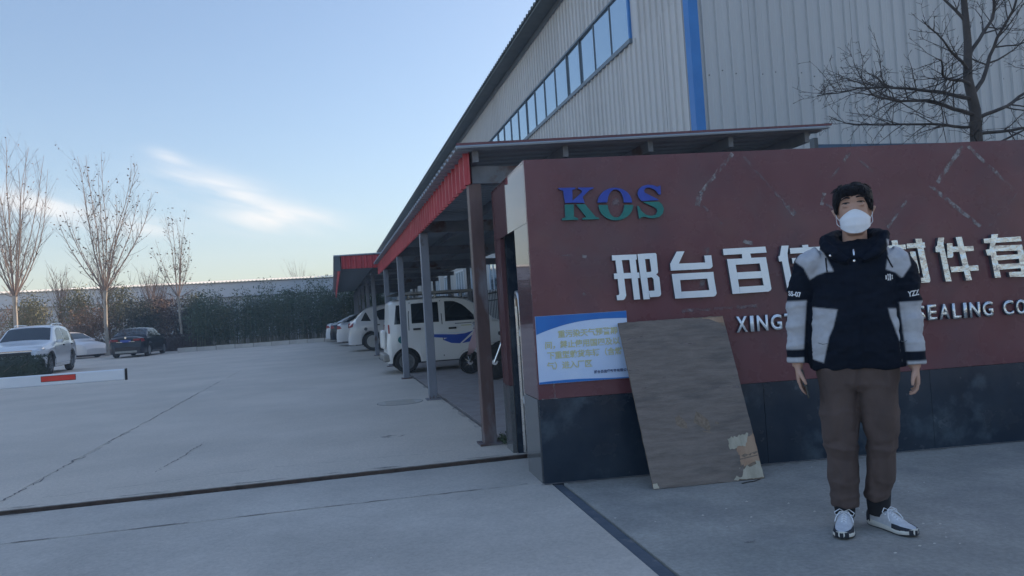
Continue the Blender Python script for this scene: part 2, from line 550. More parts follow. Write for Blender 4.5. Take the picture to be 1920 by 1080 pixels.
def struct(o, label=None):
    o['kind'] = 'structure'
    if label:
        o['label'] = label
    return o


def text_mesh(body, size, extrude=0.0, offset=0.0, align='LEFT'):
    """a mesh of lettering in the xy plane"""
    cu = bpy.data.curves.new('lettering', 'FONT')
    cu.body = body
    cu.size = size
    cu.extrude = extrude
    cu.offset = offset
    cu.align_x = align
    cu.resolution_u = 3
    o = bpy.data.objects.new('lettering', cu)
    COL.objects.link(o)
    bpy.context.view_layer.update()
    me = bpy.data.meshes.new_from_object(o.evaluated_get(bpy.context.evaluated_depsgraph_get()))
    bpy.data.objects.remove(o)
    bpy.data.curves.remove(cu)
    return me


def lerp(a, b, t):
    return a + (b - a) * t


def interp(tab, x):
    if x <= tab[0][0]:
        return tab[0][1]
    for (x0, y0), (x1, y1) in zip(tab, tab[1:]):
        if x <= x1:
            return y0 + (y1 - y0) * (x - x0) / (x1 - x0)
    return tab[-1][1]


def fbm(p, oct=3):
    return noise.fractal(Vector(p), 1.0, 2.0, oct)


# ------------------------------------------------------------------ ground
YZ = 0.025                                   # the yard lies a step above the apron outside the gate
ground = struct(MB().box(-700, 700, -400, 1200, -0.4, -0.05).build('ground', 'land'))


def slab(parent, poly, z, m, jag=(), th=0.12):
    """a cast slab; edges listed in jag get a chipped, wandering outline"""
    rnd = random.Random(len(poly) * 31 + int(abs(poly[0][0]) * 100))
    pts = []
    for i, (a, b) in enumerate(zip(poly, poly[1:] + poly[:1])):
        pts.append(a)
        if i in jag:
            n = int(math.dist(a, b) / 0.09)
            n = min(n, 120)
            nx, ny = (b[1] - a[1]), -(b[0] - a[0])
            ln = math.hypot(nx, ny)
            for k in range(1, n):
                t = k / n
                j = rnd.uniform(-0.005, 0.003) + 0.006 * math.sin(k * 0.37)
                pts.append((lerp(a[0], b[0], t) + nx / ln * j, lerp(a[1], b[1], t) + ny / ln * j))
    return MB().hexa(pts, z - th, z).build('concrete_slab', m, parent)


apron = struct(thing('apron_pavement', None, None))
slab(apron, [(-30, 6.005), (1.40, 5.0595), (1.50, 5.84), (1.62, 5.94), (-9, 6.09), (-30, 6.39)], 0.0, 'concrete_outer', jag=(0,))
slab(apron, [(-30, -8), (0.98, -8), (1.338, 3.1), (1.402, 5.055), (-30, 6.0)], 0.0, 'concrete_outer', jag=(3,))
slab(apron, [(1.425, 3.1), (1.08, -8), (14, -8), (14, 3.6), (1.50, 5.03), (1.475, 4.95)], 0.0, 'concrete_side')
struct(MB().hexa([(0.995, -8), (1.07, -8), (1.415, 3.1), (1.468, 4.96), (1.412, 4.99), (1.345, 3.1)], -0.10, -0.006)
       .build('drain_strip', 'strip'))
yard = struct(thing('yard_pavement', None, None))
slab(yard, [(-2.5045, 6.046), (1.42, 5.991), (1.46, 44.6), (-2.50, 44.4)], YZ, 'concrete', jag=(3,))
slab(yard, [(-6.6, 6.104), (-2.5075, 6.046), (-2.5035, 44.4), (-6.6, 44.0)], YZ, 'concrete', jag=(1,))
slab(yard, [(-60, 6.86), (-6.603, 6.104), (-6.603, 44.0), (-8.6, 52), (-60, 52)], YZ, 'concrete')
slab(yard, [(1.424, 5.985), (1.62, 5.98), (1.62, 6.62), (1.424, 6.62)], YZ, 'concrete')
struct(MB().box(1.468, 5.35, 6.63, 46, -0.1, YZ + 0.006).build('parking_pavement', 'pavers'))
# bed under the joints, dark
struct(MB().box(-60, 14, -8, 52, -0.16, -0.04).build('path_bed', 'soil'))
for x_, y0_, y1_ in ((-2.506, 6.08, 44.2), (-6.6015, 6.13, 43.8)):
    MB().box(x_ - .02, x_ + .02, y0_, y1_, -.08, YZ - .004).build('joint_filler', 'crack_solid', yard)
MB().hexa([(-28, 5.90), (1.38, 5.03), (1.38, 5.085), (-28, 5.98)], -.08, -.004).build('joint_filler', 'crack_solid', apron)
# cracks and stains that have a shape of their own


def ribbon(pts, w, z, seed=1, jit=0.02, n=40):
    rnd = random.Random(seed)
    P = []
    tot = len(pts) - 1
    for k in range(n + 1):
        t = k / n * tot
        i = min(int(t), tot - 1)
        f = t - i
        P.append(Vector((lerp(pts[i][0], pts[i + 1][0], f), lerp(pts[i][1], pts[i + 1][1], f), z)))
    mb = MB()
    vs = []
    for k, p in enumerate(P):
        d = (P[min(k + 1, n)] - P[max(k - 1, 0)]).normalized()
        q = Vector((-d.y, d.x, 0))
        c = p + q * rnd.uniform(-jit, jit)
        ww = w * rnd.uniform(0.35, 1.2)
        vs += [c - q * ww, c + q * ww]
    mb.add(vs, [(2 * k, 2 * k + 2, 2 * k + 3, 2 * k + 1) for k in range(n)])
    return mb


for i, (pts, w) in enumerate((([(-1.55, 6.95), (-1.45, 7.6), (-1.38, 8.5)], 0.006), ([(-2.5, 6.05), (-2.47, 6.8), (-2.51, 8.2)], 0.009),
                              ([(-2.5, 9.2), (-2.5, 12.0), (-2.52, 15.0)], 0.008), ([(-2.2, 6.35), (-0.6, 6.6), (1.0, 6.45)], 0.003))):
    ribbon(pts, w, YZ + 0.003, i + 3).build('crack', 'crack', yard)
for i, pts in enumerate(([(-6, 5.27), (-2.0, 5.16), (0.2, 5.10), (1.25, 5.07)],)):
    ribbon(pts, 0.008, 0.003, 21, 0.006, 90).build('crack', 'crack', apron)
ribbon([(1.36, 5.0), (1.46, 4.96), (1.75, 4.955), (1.98, 4.93)], 0.02, 0.003, 23, 0.01, 20).build('stain', 'oil_stain', apron)


def blob(cx, cy, rx, ry, seed, z):
    rnd = random.Random(seed)
    n = 26
    pts = []
    for k in range(n):
        q = 2 * math.pi * k / n
        s = rnd.uniform(0.6, 1.0)
        pts.append((cx + rx * s * math.cos(q), cy + ry * s * math.sin(q), z))
    return MB().add(pts, [tuple(range(n))])


for i, b in enumerate(((0.62, 3.25, .07, .04), (0.80, 3.18, .06, .04), (0.78, 3.28, .05, .03), (1.95, 3.35, .06, .02), (2.05, 3.2, .04, .02))):
    blob(*b, 40 + i, 0.0035).build('stain', 'oil_stain', apron)
for i, b in enumerate(((0.5, 7.6, .2, .10), (-4.2, 9, .5, .4))):
    blob(*b, 60 + i, YZ + 0.0035).build('stain', 'oil_stain', yard)

for i, (pts, w, z, par) in enumerate((([(-6, 6.02), (-2, 5.96), (1.4, 5.915)], .035, .0034, apron), ([(-6, 6.14), (-2, 6.085), (1.3, 6.04)], .03, YZ + .0034, yard),
                                      ([(1.42, 6.9), (1.44, 12), (1.45, 20)], .05, YZ + .0036, yard), ([(1.5, 4.94), (3.2, 4.73), (6.0, 4.38)], .05, .0034, apron),
                                      ([(-2.47, 8), (-2.5, 12), (-2.52, 18)], .02, YZ + .0038, yard))):
    ribbon(pts, w, z, 90 + i, .012, 70).build('stain', 'dust', par)
# gate track: rusty angle iron with a worn bright lip
track = thing('gate_track', 'long rusty steel sliding-gate track set across the driveway entrance', 'gate track')
_a, _b = (-9.0, 6.095), (1.62, 5.945)
MB().hexa([_a, _b, (_b[0], _b[1] + 0.026), (_a[0], _a[1] + 0.026)], -0.05, -0.012).build('channel', 'rail_rust', track)
MB().hexa([(_a[0], _a[1] + 0.028), (_b[0], _b[1] + 0.028), (_b[0], _b[1] + 0.036), (_a[0], _a[1] + 0.036)], -0.05, YZ - 0.003).build('web', 'rail_rust', track)
MB().hexa([(_a[0], _a[1] + 0.027), (_b[0], _b[1] + 0.027), (_b[0], _b[1] + 0.038), (_a[0], _a[1] + 0.038)], YZ - 0.0028, YZ + 0.003).build('lip', 'rail_bright', track)

# manhole cover
mh = thing('manhole_cover', 'round worn manhole cover flush with the concrete yard', 'manhole cover', (0.84, 10.5, YZ))
MB().lathe([(0.0, 0.002), (0.30, 0.002), (0.305, 0.004), (0.305, -0.02), (0, -0.02)], seg=36).build('lid', 'cast_iron', mh)
MB().lathe([(0.306, -0.02), (0.306, 0.004), (0.318, 0.004), (0.318, -0.02)], seg=36).build('rim', 'crack_solid', mh)
for k in range(6):
    MB().box(-0.2, 0.2, -0.21 + k * 0.08, -0.19 + k * 0.08, 0.001, 0.0055).build('rib', 'cast_iron', mh)

# kerb of cast stones and the planted verge behind it
kerb = struct(thing('kerb', None, None))
ka, kb = Vector((-8.2, 43.35, 0)), Vector((1.4, 44.75, 0))
kn = 10
kme = MB().add([(0, 0, -.1), (.945, 0, -.1), (.945, .18, -.1), (0, .18, -.1), (0, 0.012, .25), (.945, 0.012, .25), (.945, .18, .25), (0, .18, .25)],
               [(3, 2, 1, 0), (4, 5, 6, 7), (0, 1, 5, 4), (1, 2, 6, 5), (2, 3, 7, 6), (3, 0, 4, 7)]).mesh('kerb_stone', 'kerb')
for k in range(kn):
    o = link('kerb_stone', kme, kerb)
    p = ka.lerp(kb, k / kn)
    o.location = (p.x, p.y, random.Random(k).uniform(-0.012, 0.012))
    o.rotation_euler = (0, 0, math.atan2(kb.y - ka.y, kb.x - ka.x))
struct(MB().hexa([(-60, 52.05), (-8.65, 52.05), (-8.15, 43.56), (1.45, 44.96), (5.3, 46.05), (40, 47), (40, 84), (-60, 84)], -0.1, 0.10).build('verge', 'soil'))

# ------------------------------------------------------------------ gate wall
WALL_A, WALL_RZ = (1.35, 5.0, 0.0), R(-7.1)
SH = -0.084                                    # the end face is not quite square to the front
wall = thing('gate_wall', 'long dark red granite entrance wall with metal lettering and blue-black base', 'wall', WALL_A, WALL_RZ)
WL_, WH, WB, WD = 8.5, 2.25, 0.58, 1.35


def foot(x0, x1, y0, y1, s0=True):
    return [(x0 + (SH * y0 if s0 else 0), y0), (x1, y0), (x1, y1), (x0 + (SH * y1 if s0 else 0), y1)]


# masonry core, slot behind for the gate
MB().hexa(foot(0.04, WL_, 0.04, 0.46), -0.1, WH - 0.02).build('core', 'stone_edge', wall)
MB().hexa(foot(0.04, WL_, 1.09, WD - .03), -0.1, WH - 0.02).build('core', 'stone_edge', wall)
MB().hexa(foot(0.04, WL_, 0.46, 1.09), 1.86, WH - 0.02).build('core', 'stone_edge', wall)
# front facing slabs of red granite and the base slabs
MB().hexa(foot(0.0, WL_, 0.0, 0.034), WB + 0.002, WH).build('front_facing', 'red_granite', wall)
x = 0.0
for k, w in enumerate((1.62, 1.28, 1.27, 1.28, 1.27, 1.28)):
    p = MB().hexa([(x + (SH * -0.006 if k == 0 else 0), -0.006), (x + w - 0.003, -0.006), (x + w - 0.003, 0.034), (x, 0.034)], -0.05, WB)
    p.build('base_slab', 'dark_granite', wall)
    x += w
# end face: head block, front cheek, rear cheek (polished)
MB().hexa([(SH * .0345, .0345), (.036, .0345), (.036 + SH * WD, WD), (SH * WD, WD)], 1.815, WH).build('head_slab', 'red_granite_polished', wall)
MB().hexa([(SH * .0345, .0345), (.036, .0345), (.036 + SH * .47, .47), (SH * .47, .47)], WB + 0.003, 1.812).build('end_slab', 'red_granite_polished', wall)
MB().hexa([(SH * .0345 - .004, .0345), (.036, .0345), (.036 + SH * .47, .47), (SH * .47 - .004, .47)], -0.05, WB).build('end_base_slab', 'grey_granite_polished', wall)
MB().hexa([(SH * 1.08, 1.08), (.036 + SH * 1.08, 1.08), (.036 + SH * WD, WD), (SH * WD, WD)], WB + .003, 1.812).build('end_slab', 'red_granite_polished', wall)
MB().hexa([(SH * 1.08, 1.08), (.036 + SH * 1.08, 1.08), (.036 + SH * WD, WD), (SH * WD, WD)], -.05, WB).build('end_base_slab', 'grey_granite_polished', wall)
MB().hexa([(.038 + SH * 1.05, 1.052), (2.2, 1.052), (2.2, 1.088), (.038 + SH * 1.05, 1.088)], -.05, 1.858).build('slot_lining', 'dark_granite', wall)
MB().hexa(foot(0.0, WL_, 0.036, WD), WH - 0.0195, WH + 0.002).build('coping', 'red_granite', wall)
MB().hexa([(.04 + SH * .48, .463), (2.4, .463), (2.4, .468), (.04 + SH * .48, .468)], -.05, 1.85).build('slot_lining', 'dark_granite', wall)
# cement line along the foot of the wall
ribbon([(-.02, -.012), (2, -.012), (4, -.012), (7, -.012)], 0.008, 0.006, 5, 0.004, 160).build('mortar_line', 'stone_edge', wall)

GLYPHS = {
 'xing': [[(0.575,1.550),(0.752,1.547),(0.752,1.510),(0.575,1.514)], [(0.580,1.422),(0.763,1.419),(0.763,1.380),(0.581,1.383)], [(0.598,1.514),(0.643,1.513),(0.651,1.422),(0.652,1.383),(0.658,1.264),(0.648,1.242),(0.635,1.233),(0.591,1.234),(0.589,1.268),(0.605,1.270),(0.610,1.278),(0.605,1.390)], [(0.698,1.513),(0.743,1.512),(0.756,1.231),(0.712,1.230)], [(0.758,1.548),(0.808,1.549),(0.825,1.228),(0.780,1.228)], [(0.808,1.549),(0.888,1.549),(0.895,1.541),(0.844,1.510),(0.806,1.510)], [(0.895,1.541),(0.898,1.415),(0.895,1.407),(0.883,1.398),(0.843,1.418),(0.850,1.425),(0.844,1.511)], [(0.809,1.418),(0.843,1.418),(0.883,1.398),(0.850,1.380),(0.812,1.378)], [(0.883,1.398),(0.904,1.376),(0.909,1.260),(0.903,1.247),(0.863,1.286),(0.861,1.367),(0.850,1.380)], [(0.863,1.286),(0.903,1.247),(0.890,1.241),(0.828,1.241),(0.820,1.285)]],
 'tai': [[(1.044,1.551),(1.101,1.550),(1.052,1.462),(0.990,1.466)], [(0.990,1.466),(1.247,1.462),(1.299,1.431),(1.288,1.420),(1.276,1.416),(0.992,1.418)], [(1.243,1.511),(1.295,1.511),(1.299,1.431),(1.247,1.459)], [(0.996,1.394),(1.052,1.394),(1.057,1.266),(1.061,1.219),(1.009,1.220)], [(1.052,1.394),(1.301,1.392),(1.303,1.347),(1.049,1.348)], [(1.253,1.348),(1.303,1.347),(1.314,1.239),(1.306,1.224),(1.262,1.265)], [(1.057,1.266),(1.262,1.265),(1.306,1.224),(1.293,1.217),(1.059,1.219)]],
 'bai': [[(1.384,1.551),(1.701,1.551),(1.707,1.507),(1.386,1.507)], [(1.522,1.508),(1.584,1.507),(1.590,1.474),(1.522,1.473)], [(1.408,1.477),(1.466,1.476),(1.487,1.227),(1.432,1.227)], [(1.466,1.476),(1.699,1.475),(1.703,1.433),(1.469,1.433)], [(1.474,1.378),(1.655,1.377),(1.661,1.328),(1.478,1.329)], [(1.484,1.274),(1.666,1.274),(1.713,1.234),(1.699,1.228),(1.487,1.227)], [(1.648,1.433),(1.703,1.433),(1.722,1.246),(1.713,1.234),(1.666,1.274)]],
 'xin': [[(1.822,1.550),(1.876,1.549),(1.863,1.493),(1.865,1.438),(1.893,1.216),(1.844,1.219),(1.817,1.438),(1.796,1.438),(1.793,1.473),(1.804,1.480)], [(1.883,1.529),(2.129,1.528),(2.131,1.490),(1.885,1.489)], [(1.977,1.546),(2.023,1.547),(2.025,1.527),(1.980,1.528)], [(1.893,1.457),(2.090,1.457),(2.093,1.421),(1.896,1.419)], [(1.901,1.396),(2.094,1.395),(2.096,1.361),(1.905,1.361)], [(1.908,1.338),(1.958,1.337),(1.971,1.213),(1.922,1.214)], [(1.958,1.337),(2.106,1.336),(2.108,1.300),(1.958,1.301)], [(1.966,1.247),(2.074,1.247),(2.105,1.215),(2.092,1.211),(1.970,1.212)], [(2.058,1.304),(2.108,1.300),(2.116,1.230),(2.105,1.215),(2.069,1.244)]],
 'mi': [[(2.276,1.540),(2.491,1.541),(2.494,1.505),(2.277,1.505)], [(2.374,1.563),(2.416,1.562),(2.419,1.541),(2.377,1.541)], [(2.273,1.505),(2.311,1.504),(2.316,1.463),(2.276,1.463)], [(2.454,1.506),(2.492,1.506),(2.497,1.462),(2.459,1.463)], [(2.339,1.493),(2.377,1.493),(2.384,1.419),(2.346,1.420)], [(2.291,1.412),(2.471,1.458),(2.478,1.430),(2.297,1.384)], [(2.295,1.369),(2.337,1.368),(2.342,1.275),(2.300,1.275)], [(2.385,1.387),(2.427,1.386),(2.433,1.273),(2.390,1.274)], [(2.472,1.366),(2.515,1.366),(2.519,1.264),(2.477,1.264)], [(2.303,1.313),(2.519,1.312),(2.522,1.266),(2.304,1.265)]],
 'feng': [[(2.783,1.513),(2.925,1.516),(2.928,1.477),(2.784,1.479)], [(2.854,1.546),(2.904,1.544),(2.947,1.235),(2.939,1.221),(2.921,1.218),(2.894,1.258)], [(2.840,1.257),(2.896,1.258),(2.923,1.218),(2.844,1.221)], [(2.803,1.453),(2.846,1.453),(2.867,1.296),(2.856,1.284),(2.832,1.283)], [(2.603,1.507),(2.772,1.508),(2.774,1.474),(2.605,1.474)], [(2.665,1.543),(2.712,1.543),(2.726,1.400),(2.679,1.401)], [(2.605,1.431),(2.776,1.431),(2.778,1.397),(2.607,1.397)], [(2.608,1.360),(2.778,1.360),(2.781,1.326),(2.610,1.327)], [(2.683,1.390),(2.730,1.390),(2.745,1.263),(2.698,1.263)], [(2.609,1.279),(2.780,1.278),(2.782,1.243),(2.612,1.243)]],
 'jian': [[(3.035,1.544),(3.083,1.543),(3.073,1.498),(3.114,1.218),(3.068,1.219),(3.039,1.437),(3.007,1.439),(3.008,1.477),(3.020,1.484)], [(3.101,1.499),(3.144,1.498),(3.143,1.401),(3.135,1.392),(3.096,1.392)], [(3.142,1.472),(3.308,1.468),(3.311,1.432),(3.143,1.432)], [(3.174,1.541),(3.222,1.541),(3.275,1.217),(3.229,1.217)], [(3.110,1.324),(3.334,1.324),(3.337,1.285),(3.117,1.284)]],
 'you': [[(3.396,1.518),(3.696,1.519),(3.702,1.483),(3.398,1.483)], [(3.462,1.546),(3.517,1.546),(3.489,1.479),(3.464,1.432),(3.472,1.391),(3.415,1.392),(3.404,1.435),(3.437,1.437)], [(3.437,1.445),(3.482,1.446),(3.510,1.222),(3.462,1.223)], [(3.471,1.461),(3.655,1.457),(3.660,1.415),(3.477,1.419)], [(3.655,1.457),(3.700,1.457),(3.735,1.254),(3.723,1.222),(3.696,1.217),(3.677,1.257)], [(3.581,1.222),(3.575,1.259),(3.679,1.257),(3.698,1.217)], [(3.459,1.387),(3.668,1.388),(3.668,1.354),(3.464,1.350)], [(3.479,1.321),(3.672,1.321),(3.672,1.283),(3.484,1.280)]],
 'xian': [[(3.808,1.524),(3.858,1.523),(3.888,1.220),(3.839,1.221)], [(3.858,1.523),(3.934,1.522),(3.935,1.484),(3.858,1.484)], [(3.895,1.486),(3.935,1.486),(3.946,1.414),(3.911,1.375),(3.885,1.380)], [(3.889,1.376),(3.929,1.375),(3.948,1.290),(3.928,1.267),(3.892,1.267)], [(3.987,1.518),(4.032,1.518),(4.063,1.218),(4.018,1.218)], [(4.032,1.518),(4.159,1.518),(4.161,1.481),(4.034,1.481)], [(4.035,1.450),(4.162,1.450),(4.164,1.415),(4.037,1.415)], [(4.042,1.382),(4.165,1.382),(4.167,1.347),(4.044,1.348)], [(4.129,1.482),(4.169,1.482),(4.178,1.348),(4.136,1.348)], [(4.079,1.341),(4.116,1.342),(4.195,1.227),(4.150,1.221)]],
 'K_u': [[(0.228,2.041),(0.348,2.038),(0.348,2.028),(0.327,2.023),(0.322,1.933),(0.269,1.933),(0.261,2.019),(0.243,2.027),(0.230,2.032)], [(0.323,1.947),(0.394,2.004),(0.391,2.020),(0.368,2.027),(0.369,2.037),(0.478,2.033),(0.477,2.025),(0.450,2.017),(0.396,1.970),(0.409,1.927),(0.322,1.933)]],
 'K_l': [[(0.266,1.922),(0.330,1.921),(0.326,1.836),(0.354,1.822),(0.354,1.812),(0.240,1.814),(0.241,1.825),(0.264,1.833)], [(0.347,1.920),(0.409,1.919),(0.480,1.826),(0.503,1.818),(0.505,1.809),(0.383,1.811),(0.384,1.821),(0.412,1.828)]],
 'O_u': [[(0.749,1.914),(0.746,1.937),(0.687,1.938),(0.688,1.917)], [(0.746,1.937),(0.738,1.960),(0.684,1.958),(0.687,1.938)], [(0.738,1.960),(0.724,1.981),(0.678,1.975),(0.684,1.958)], [(0.724,1.981),(0.706,1.998),(0.670,1.990),(0.678,1.975)], [(0.706,1.998),(0.683,2.011),(0.659,2.002),(0.670,1.990)], [(0.683,2.011),(0.658,2.020),(0.647,2.009),(0.659,2.002)], [(0.658,2.020),(0.631,2.024),(0.634,2.012),(0.647,2.009)], [(0.631,2.024),(0.603,2.023),(0.621,2.010),(0.634,2.012)], [(0.603,2.023),(0.577,2.016),(0.608,2.004),(0.621,2.010)], [(0.577,2.016),(0.553,2.005),(0.597,1.994),(0.608,2.004)], [(0.553,2.005),(0.532,1.989),(0.586,1.980),(0.597,1.994)], [(0.532,1.989),(0.515,1.970),(0.578,1.963),(0.586,1.980)], [(0.515,1.970),(0.504,1.949),(0.572,1.943),(0.578,1.963)], [(0.504,1.949),(0.499,1.925),(0.568,1.923),(0.572,1.943)]],
 'O_l': [[(0.505,1.908),(0.507,1.884),(0.572,1.886),(0.572,1.906)], [(0.507,1.884),(0.515,1.860),(0.576,1.867),(0.572,1.886)], [(0.515,1.860),(0.529,1.839),(0.582,1.849),(0.576,1.867)], [(0.529,1.839),(0.547,1.821),(0.590,1.835),(0.582,1.849)], [(0.547,1.821),(0.570,1.807),(0.600,1.824),(0.590,1.835)], [(0.570,1.807),(0.595,1.798),(0.612,1.817),(0.600,1.824)], [(0.595,1.798),(0.622,1.794),(0.624,1.814),(0.612,1.817)], [(0.622,1.794),(0.650,1.795),(0.637,1.815),(0.624,1.814)], [(0.650,1.795),(0.676,1.802),(0.650,1.821),(0.637,1.815)], [(0.676,1.802),(0.700,1.813),(0.662,1.831),(0.650,1.821)], [(0.700,1.813),(0.721,1.829),(0.672,1.845),(0.662,1.831)], [(0.721,1.829),(0.738,1.849),(0.680,1.862),(0.672,1.845)], [(0.738,1.849),(0.749,1.872),(0.686,1.880),(0.680,1.862)], [(0.749,1.872),(0.755,1.896),(0.690,1.900),(0.686,1.880)]],
 'S_u': [[(0.960,1.962),(0.946,1.961),(0.920,1.996),(0.884,2.014),(0.856,2.013),(0.839,1.997),(0.845,1.979),(0.881,1.959),(0.939,1.927),(0.939,1.922),(0.817,1.921),(0.798,1.947),(0.791,1.977),(0.802,2.006),(0.829,2.027),(0.867,2.035),(0.904,2.031),(0.941,2.016),(0.946,2.022),(0.962,2.024)]],
 'S_l': [[(0.826,1.915),(0.943,1.911),(0.964,1.891),(0.975,1.859),(0.964,1.825),(0.940,1.804),(0.906,1.796),(0.869,1.798),(0.833,1.809),(0.804,1.806),(0.799,1.799),(0.790,1.800),(0.782,1.889),(0.794,1.888),(0.812,1.849),(0.843,1.822),(0.880,1.813),(0.913,1.821),(0.926,1.843),(0.920,1.864),(0.898,1.878),(0.862,1.896)]],
}

# glyph outlines are metres along the wall and above the ground


def glyph(key, m_face, depth, y=-0.002, name='letter', label=None, stand=0.0):
    mb = MB()
    for k, poly in enumerate(GLYPHS[key]):
        mb.prism(poly, y - depth - 0.0004 * k, y - stand)
    o = mb.build(name, m_face, wall)
    o.data.materials.append(MATS['letter_side'])
    for p in o.data.polygons:
        if abs(p.normal.y) < 0.5:
            p.material_index = 1
    if label:
        o['label'] = label
    return o


for key in ('xing', 'tai', 'bai', 'xin'):
    glyph(key, 'letter_face', 0.028)
for key in ('mi', 'feng', 'jian', 'you', 'xian'):
    glyph(key, 'letter_foil', 0.028)
for up_, lo_, nm in (('K_u', 'K_l', 'K'), ('O_u', 'O_l', 'O'), ('S_u', 'S_l', 'S')):
    glyph(up_, 'kos_blue', 0.022, label='blue upper half of the metal letter ' + nm)
    glyph(lo_, 'kos_green', 0.022, label='green lower half of the metal letter ' + nm)


def latin(ch, x, z, h, w, m):
    """one raised capital, h tall and w wide"""
    me = text_mesh(ch, 1.0, 0.0, 0.022)
    xs = [v.co.x for v in me.vertices]
    ys = [v.co.y for v in me.vertices]
    x0, x1, y0, y1 = min(xs), max(xs), min(ys), max(ys)
    for v in me.vertices:
        v.co = ((v.co.x - x0) / (x1 - x0) * w, 0, (v.co.y - y0) / (y1 - y0) * h)
    bm = bmesh.new()
    bm.from_mesh(me)
    bmesh.ops.remove_doubles(bm, verts=bm.verts, dist=0.0004)
    r = bmesh.ops.extrude_face_region(bm, geom=bm.faces[:])
    for v in r['geom']:
        if isinstance(v, bmesh.types.BMVert):
            v.co.y -= 0.022
    bmesh.ops.recalc_face_normals(bm, faces=bm.faces)
    bm.to_mesh(me)
    bm.free()
    me.materials.clear()
    me.materials.append(MATS[m])
    me.materials.append(MATS['letter_side'])
    for p in me.polygons:
        p.material_index = 1 if abs(p.normal.y) < 0.5 else 0
    o = link('letter', me, wall)
    o.location = (x, -0.002, z)
    return o


lx = 1.446
for word, adv, m in (('XINGTAI', 0.1015, 'letter_face'), ('BAIXIN', 0.0985, 'letter_face'), ('SEALING', 0.0975, 'letter_foil'), ('CO.,LTD', 0.10, 'letter_foil')):
    for ch in word:
        if ch in '.,':
            lx += 0.03
            continue
        w = {'I': 0.026, 'L': 0.066, 'E': 0.07, 'S': 0.075}.get(ch, 0.082)
        latin(ch, lx, 0.951 - 0.006 * (lx - 1.45), 0.113, w, m)
        lx += w + (0.022 if ch != 'I' else 0.024)
    lx += {'XINGTAI': 0.045, 'BAIXIN': 0.038}.get(word, 0.062)
    if word == 'BAIXIN':
        lx = 2.815

# marks that tape and torn-off tiles left on the facing


def mark(p, q, w, m, y=-0.0022, seed=0):
    rnd = random.Random(seed)
    mb = MB()
    n = 14
    a, b = Vector((p[0], p[1])), Vector((q[0], q[1]))
    d = (b - a).normalized()
    s = Vector((-d.y, d.x))
    vs = []
    for k in range(n + 1):
        c = a.lerp(b, k / n) + s * rnd.uniform(-.003, .003)
        ww = w * rnd.uniform(0.75, 1.15)
        for e in (-1, 1):
            t = c + s * ww * e
            vs.append((t.x, y, t.y))
    mb.add(vs, [(2 * k, 2 * k + 1, 2 * k + 3, 2 * k + 2) for k in range(n)])
    return mb.build('tape_mark', m, wall)


for i, (p, q, w, m) in enumerate((
        ((1.25, 1.95), (1.52, 2.235), .014, 'residue'), ((1.60, 2.21), (1.92, 1.81), .010, 'residue_faint'), ((1.228, 1.87), (1.26, 1.97), .02, 'residue'),
        ((1.27, 1.87), (1.40, 1.73), .010, 'residue_faint'), ((1.90, 1.84), (1.955, 1.77), .02, 'residue'),
        ((2.19, 1.95), (2.42, 2.21), .010, 'residue_faint'), ((2.47, 2.16), (2.62, 2.02), .010, 'residue_faint'), ((2.165, 1.83), (2.19, 1.92), .016, 'residue'),
        ((2.36, 2.14), (2.40, 2.2), .013, 'residue'), ((2.2, 1.84), (2.28, 1.77), .010, 'residue_faint'),
        ((3.085, 1.955), (3.31, 2.22), .017, 'residue'), ((3.35, 2.22), (3.70, 1.87), .014, 'residue'), ((3.02, 1.94), (3.40, 1.61), .015, 'residue'),
        ((2.66, 1.64), (2.83, 1.83), .010, 'residue'), ((3.47, 1.6), (3.72, 1.86), .014, 'residue_faint'), ((3.74, 1.9), (4.0, 2.2), .014, 'residue_faint'),
        ((0.145, 1.575), (0.39, 1.562), .004, 'residue_faint'), ((0.148, 1.575), (0.155, 1.50), .010, 'residue_faint'), ((0.36, 1.30), (0.39, 1.26), .010, 'residue'),
        ((0.37, 1.56), (0.40, 1.55), .010, 'residue'), ((0.145, 1.56), (0.19, 1.57), .012, 'residue_faint'),
        ((1.06, 1.13), (1.62, 1.13), .012, 'residue_faint'), ((1.28, 1.58), (1.20, 1.20), .020, 'residue_faint'), ((1.55, 1.60), (1.62, 1.58), .014, 'residue'),
        ((0.60, 1.90), (0.66, 1.93), .03, 'residue_faint'), ((0.11, 0.69), (0.115, 0.585), .004, 'residue'), ((0.02, 0.583), (0.14, 0.583), .004, 'residue'))):
    mark(p, q, w, m, -0.0022 - 0.0003 * (i % 5), i)

# ------------------------------------------------------------------ notice board on the wall
notice = thing('notice_board', 'pale blue notice panel with yellow Chinese lettering hung low on the red wall', 'notice')
notice.parent = None
notice.location = WALL_A
notice.rotation_euler = (0, 0, WALL_RZ)
NX0, NX1, NZ0, NZ1 = 0.008, 0.655, 0.688, 1.157
MB().box(NX0, NX1, -0.014, -0.003, NZ0, NZ1).build('panel', 'sign_white', notice)
n_ = 24
poly = [(NX0 + .001, NZ1 - .001)] + [(lerp(NX0, NX1, k / n_) + (.001 if k == 0 else -.001 if k == n_ else 0), NZ1 - 0.085 * (1 - k / n_) ** 2.2 - 0.042 + 0.010 * math.sin(k / n_ * 4.0)) for k in range(n_ + 1)] + [(NX1 - .001, NZ1 - .001)]
mb = MB()
top = [(p[0], NZ1 - .001) for p in poly[1:-1]]
for a, b, c, d in zip(poly[1:-1], poly[2:-1], top, top[1:]):
    mb.add([(a[0], -.0155, a[1]), (b[0], -.0155, b[1]), (d[0], -.0155, d[1]), (c[0], -.0155, c[1])], [(0, 1, 2, 3)])
mb.build('top_band', 'sign_blue', notice)
mb = MB()
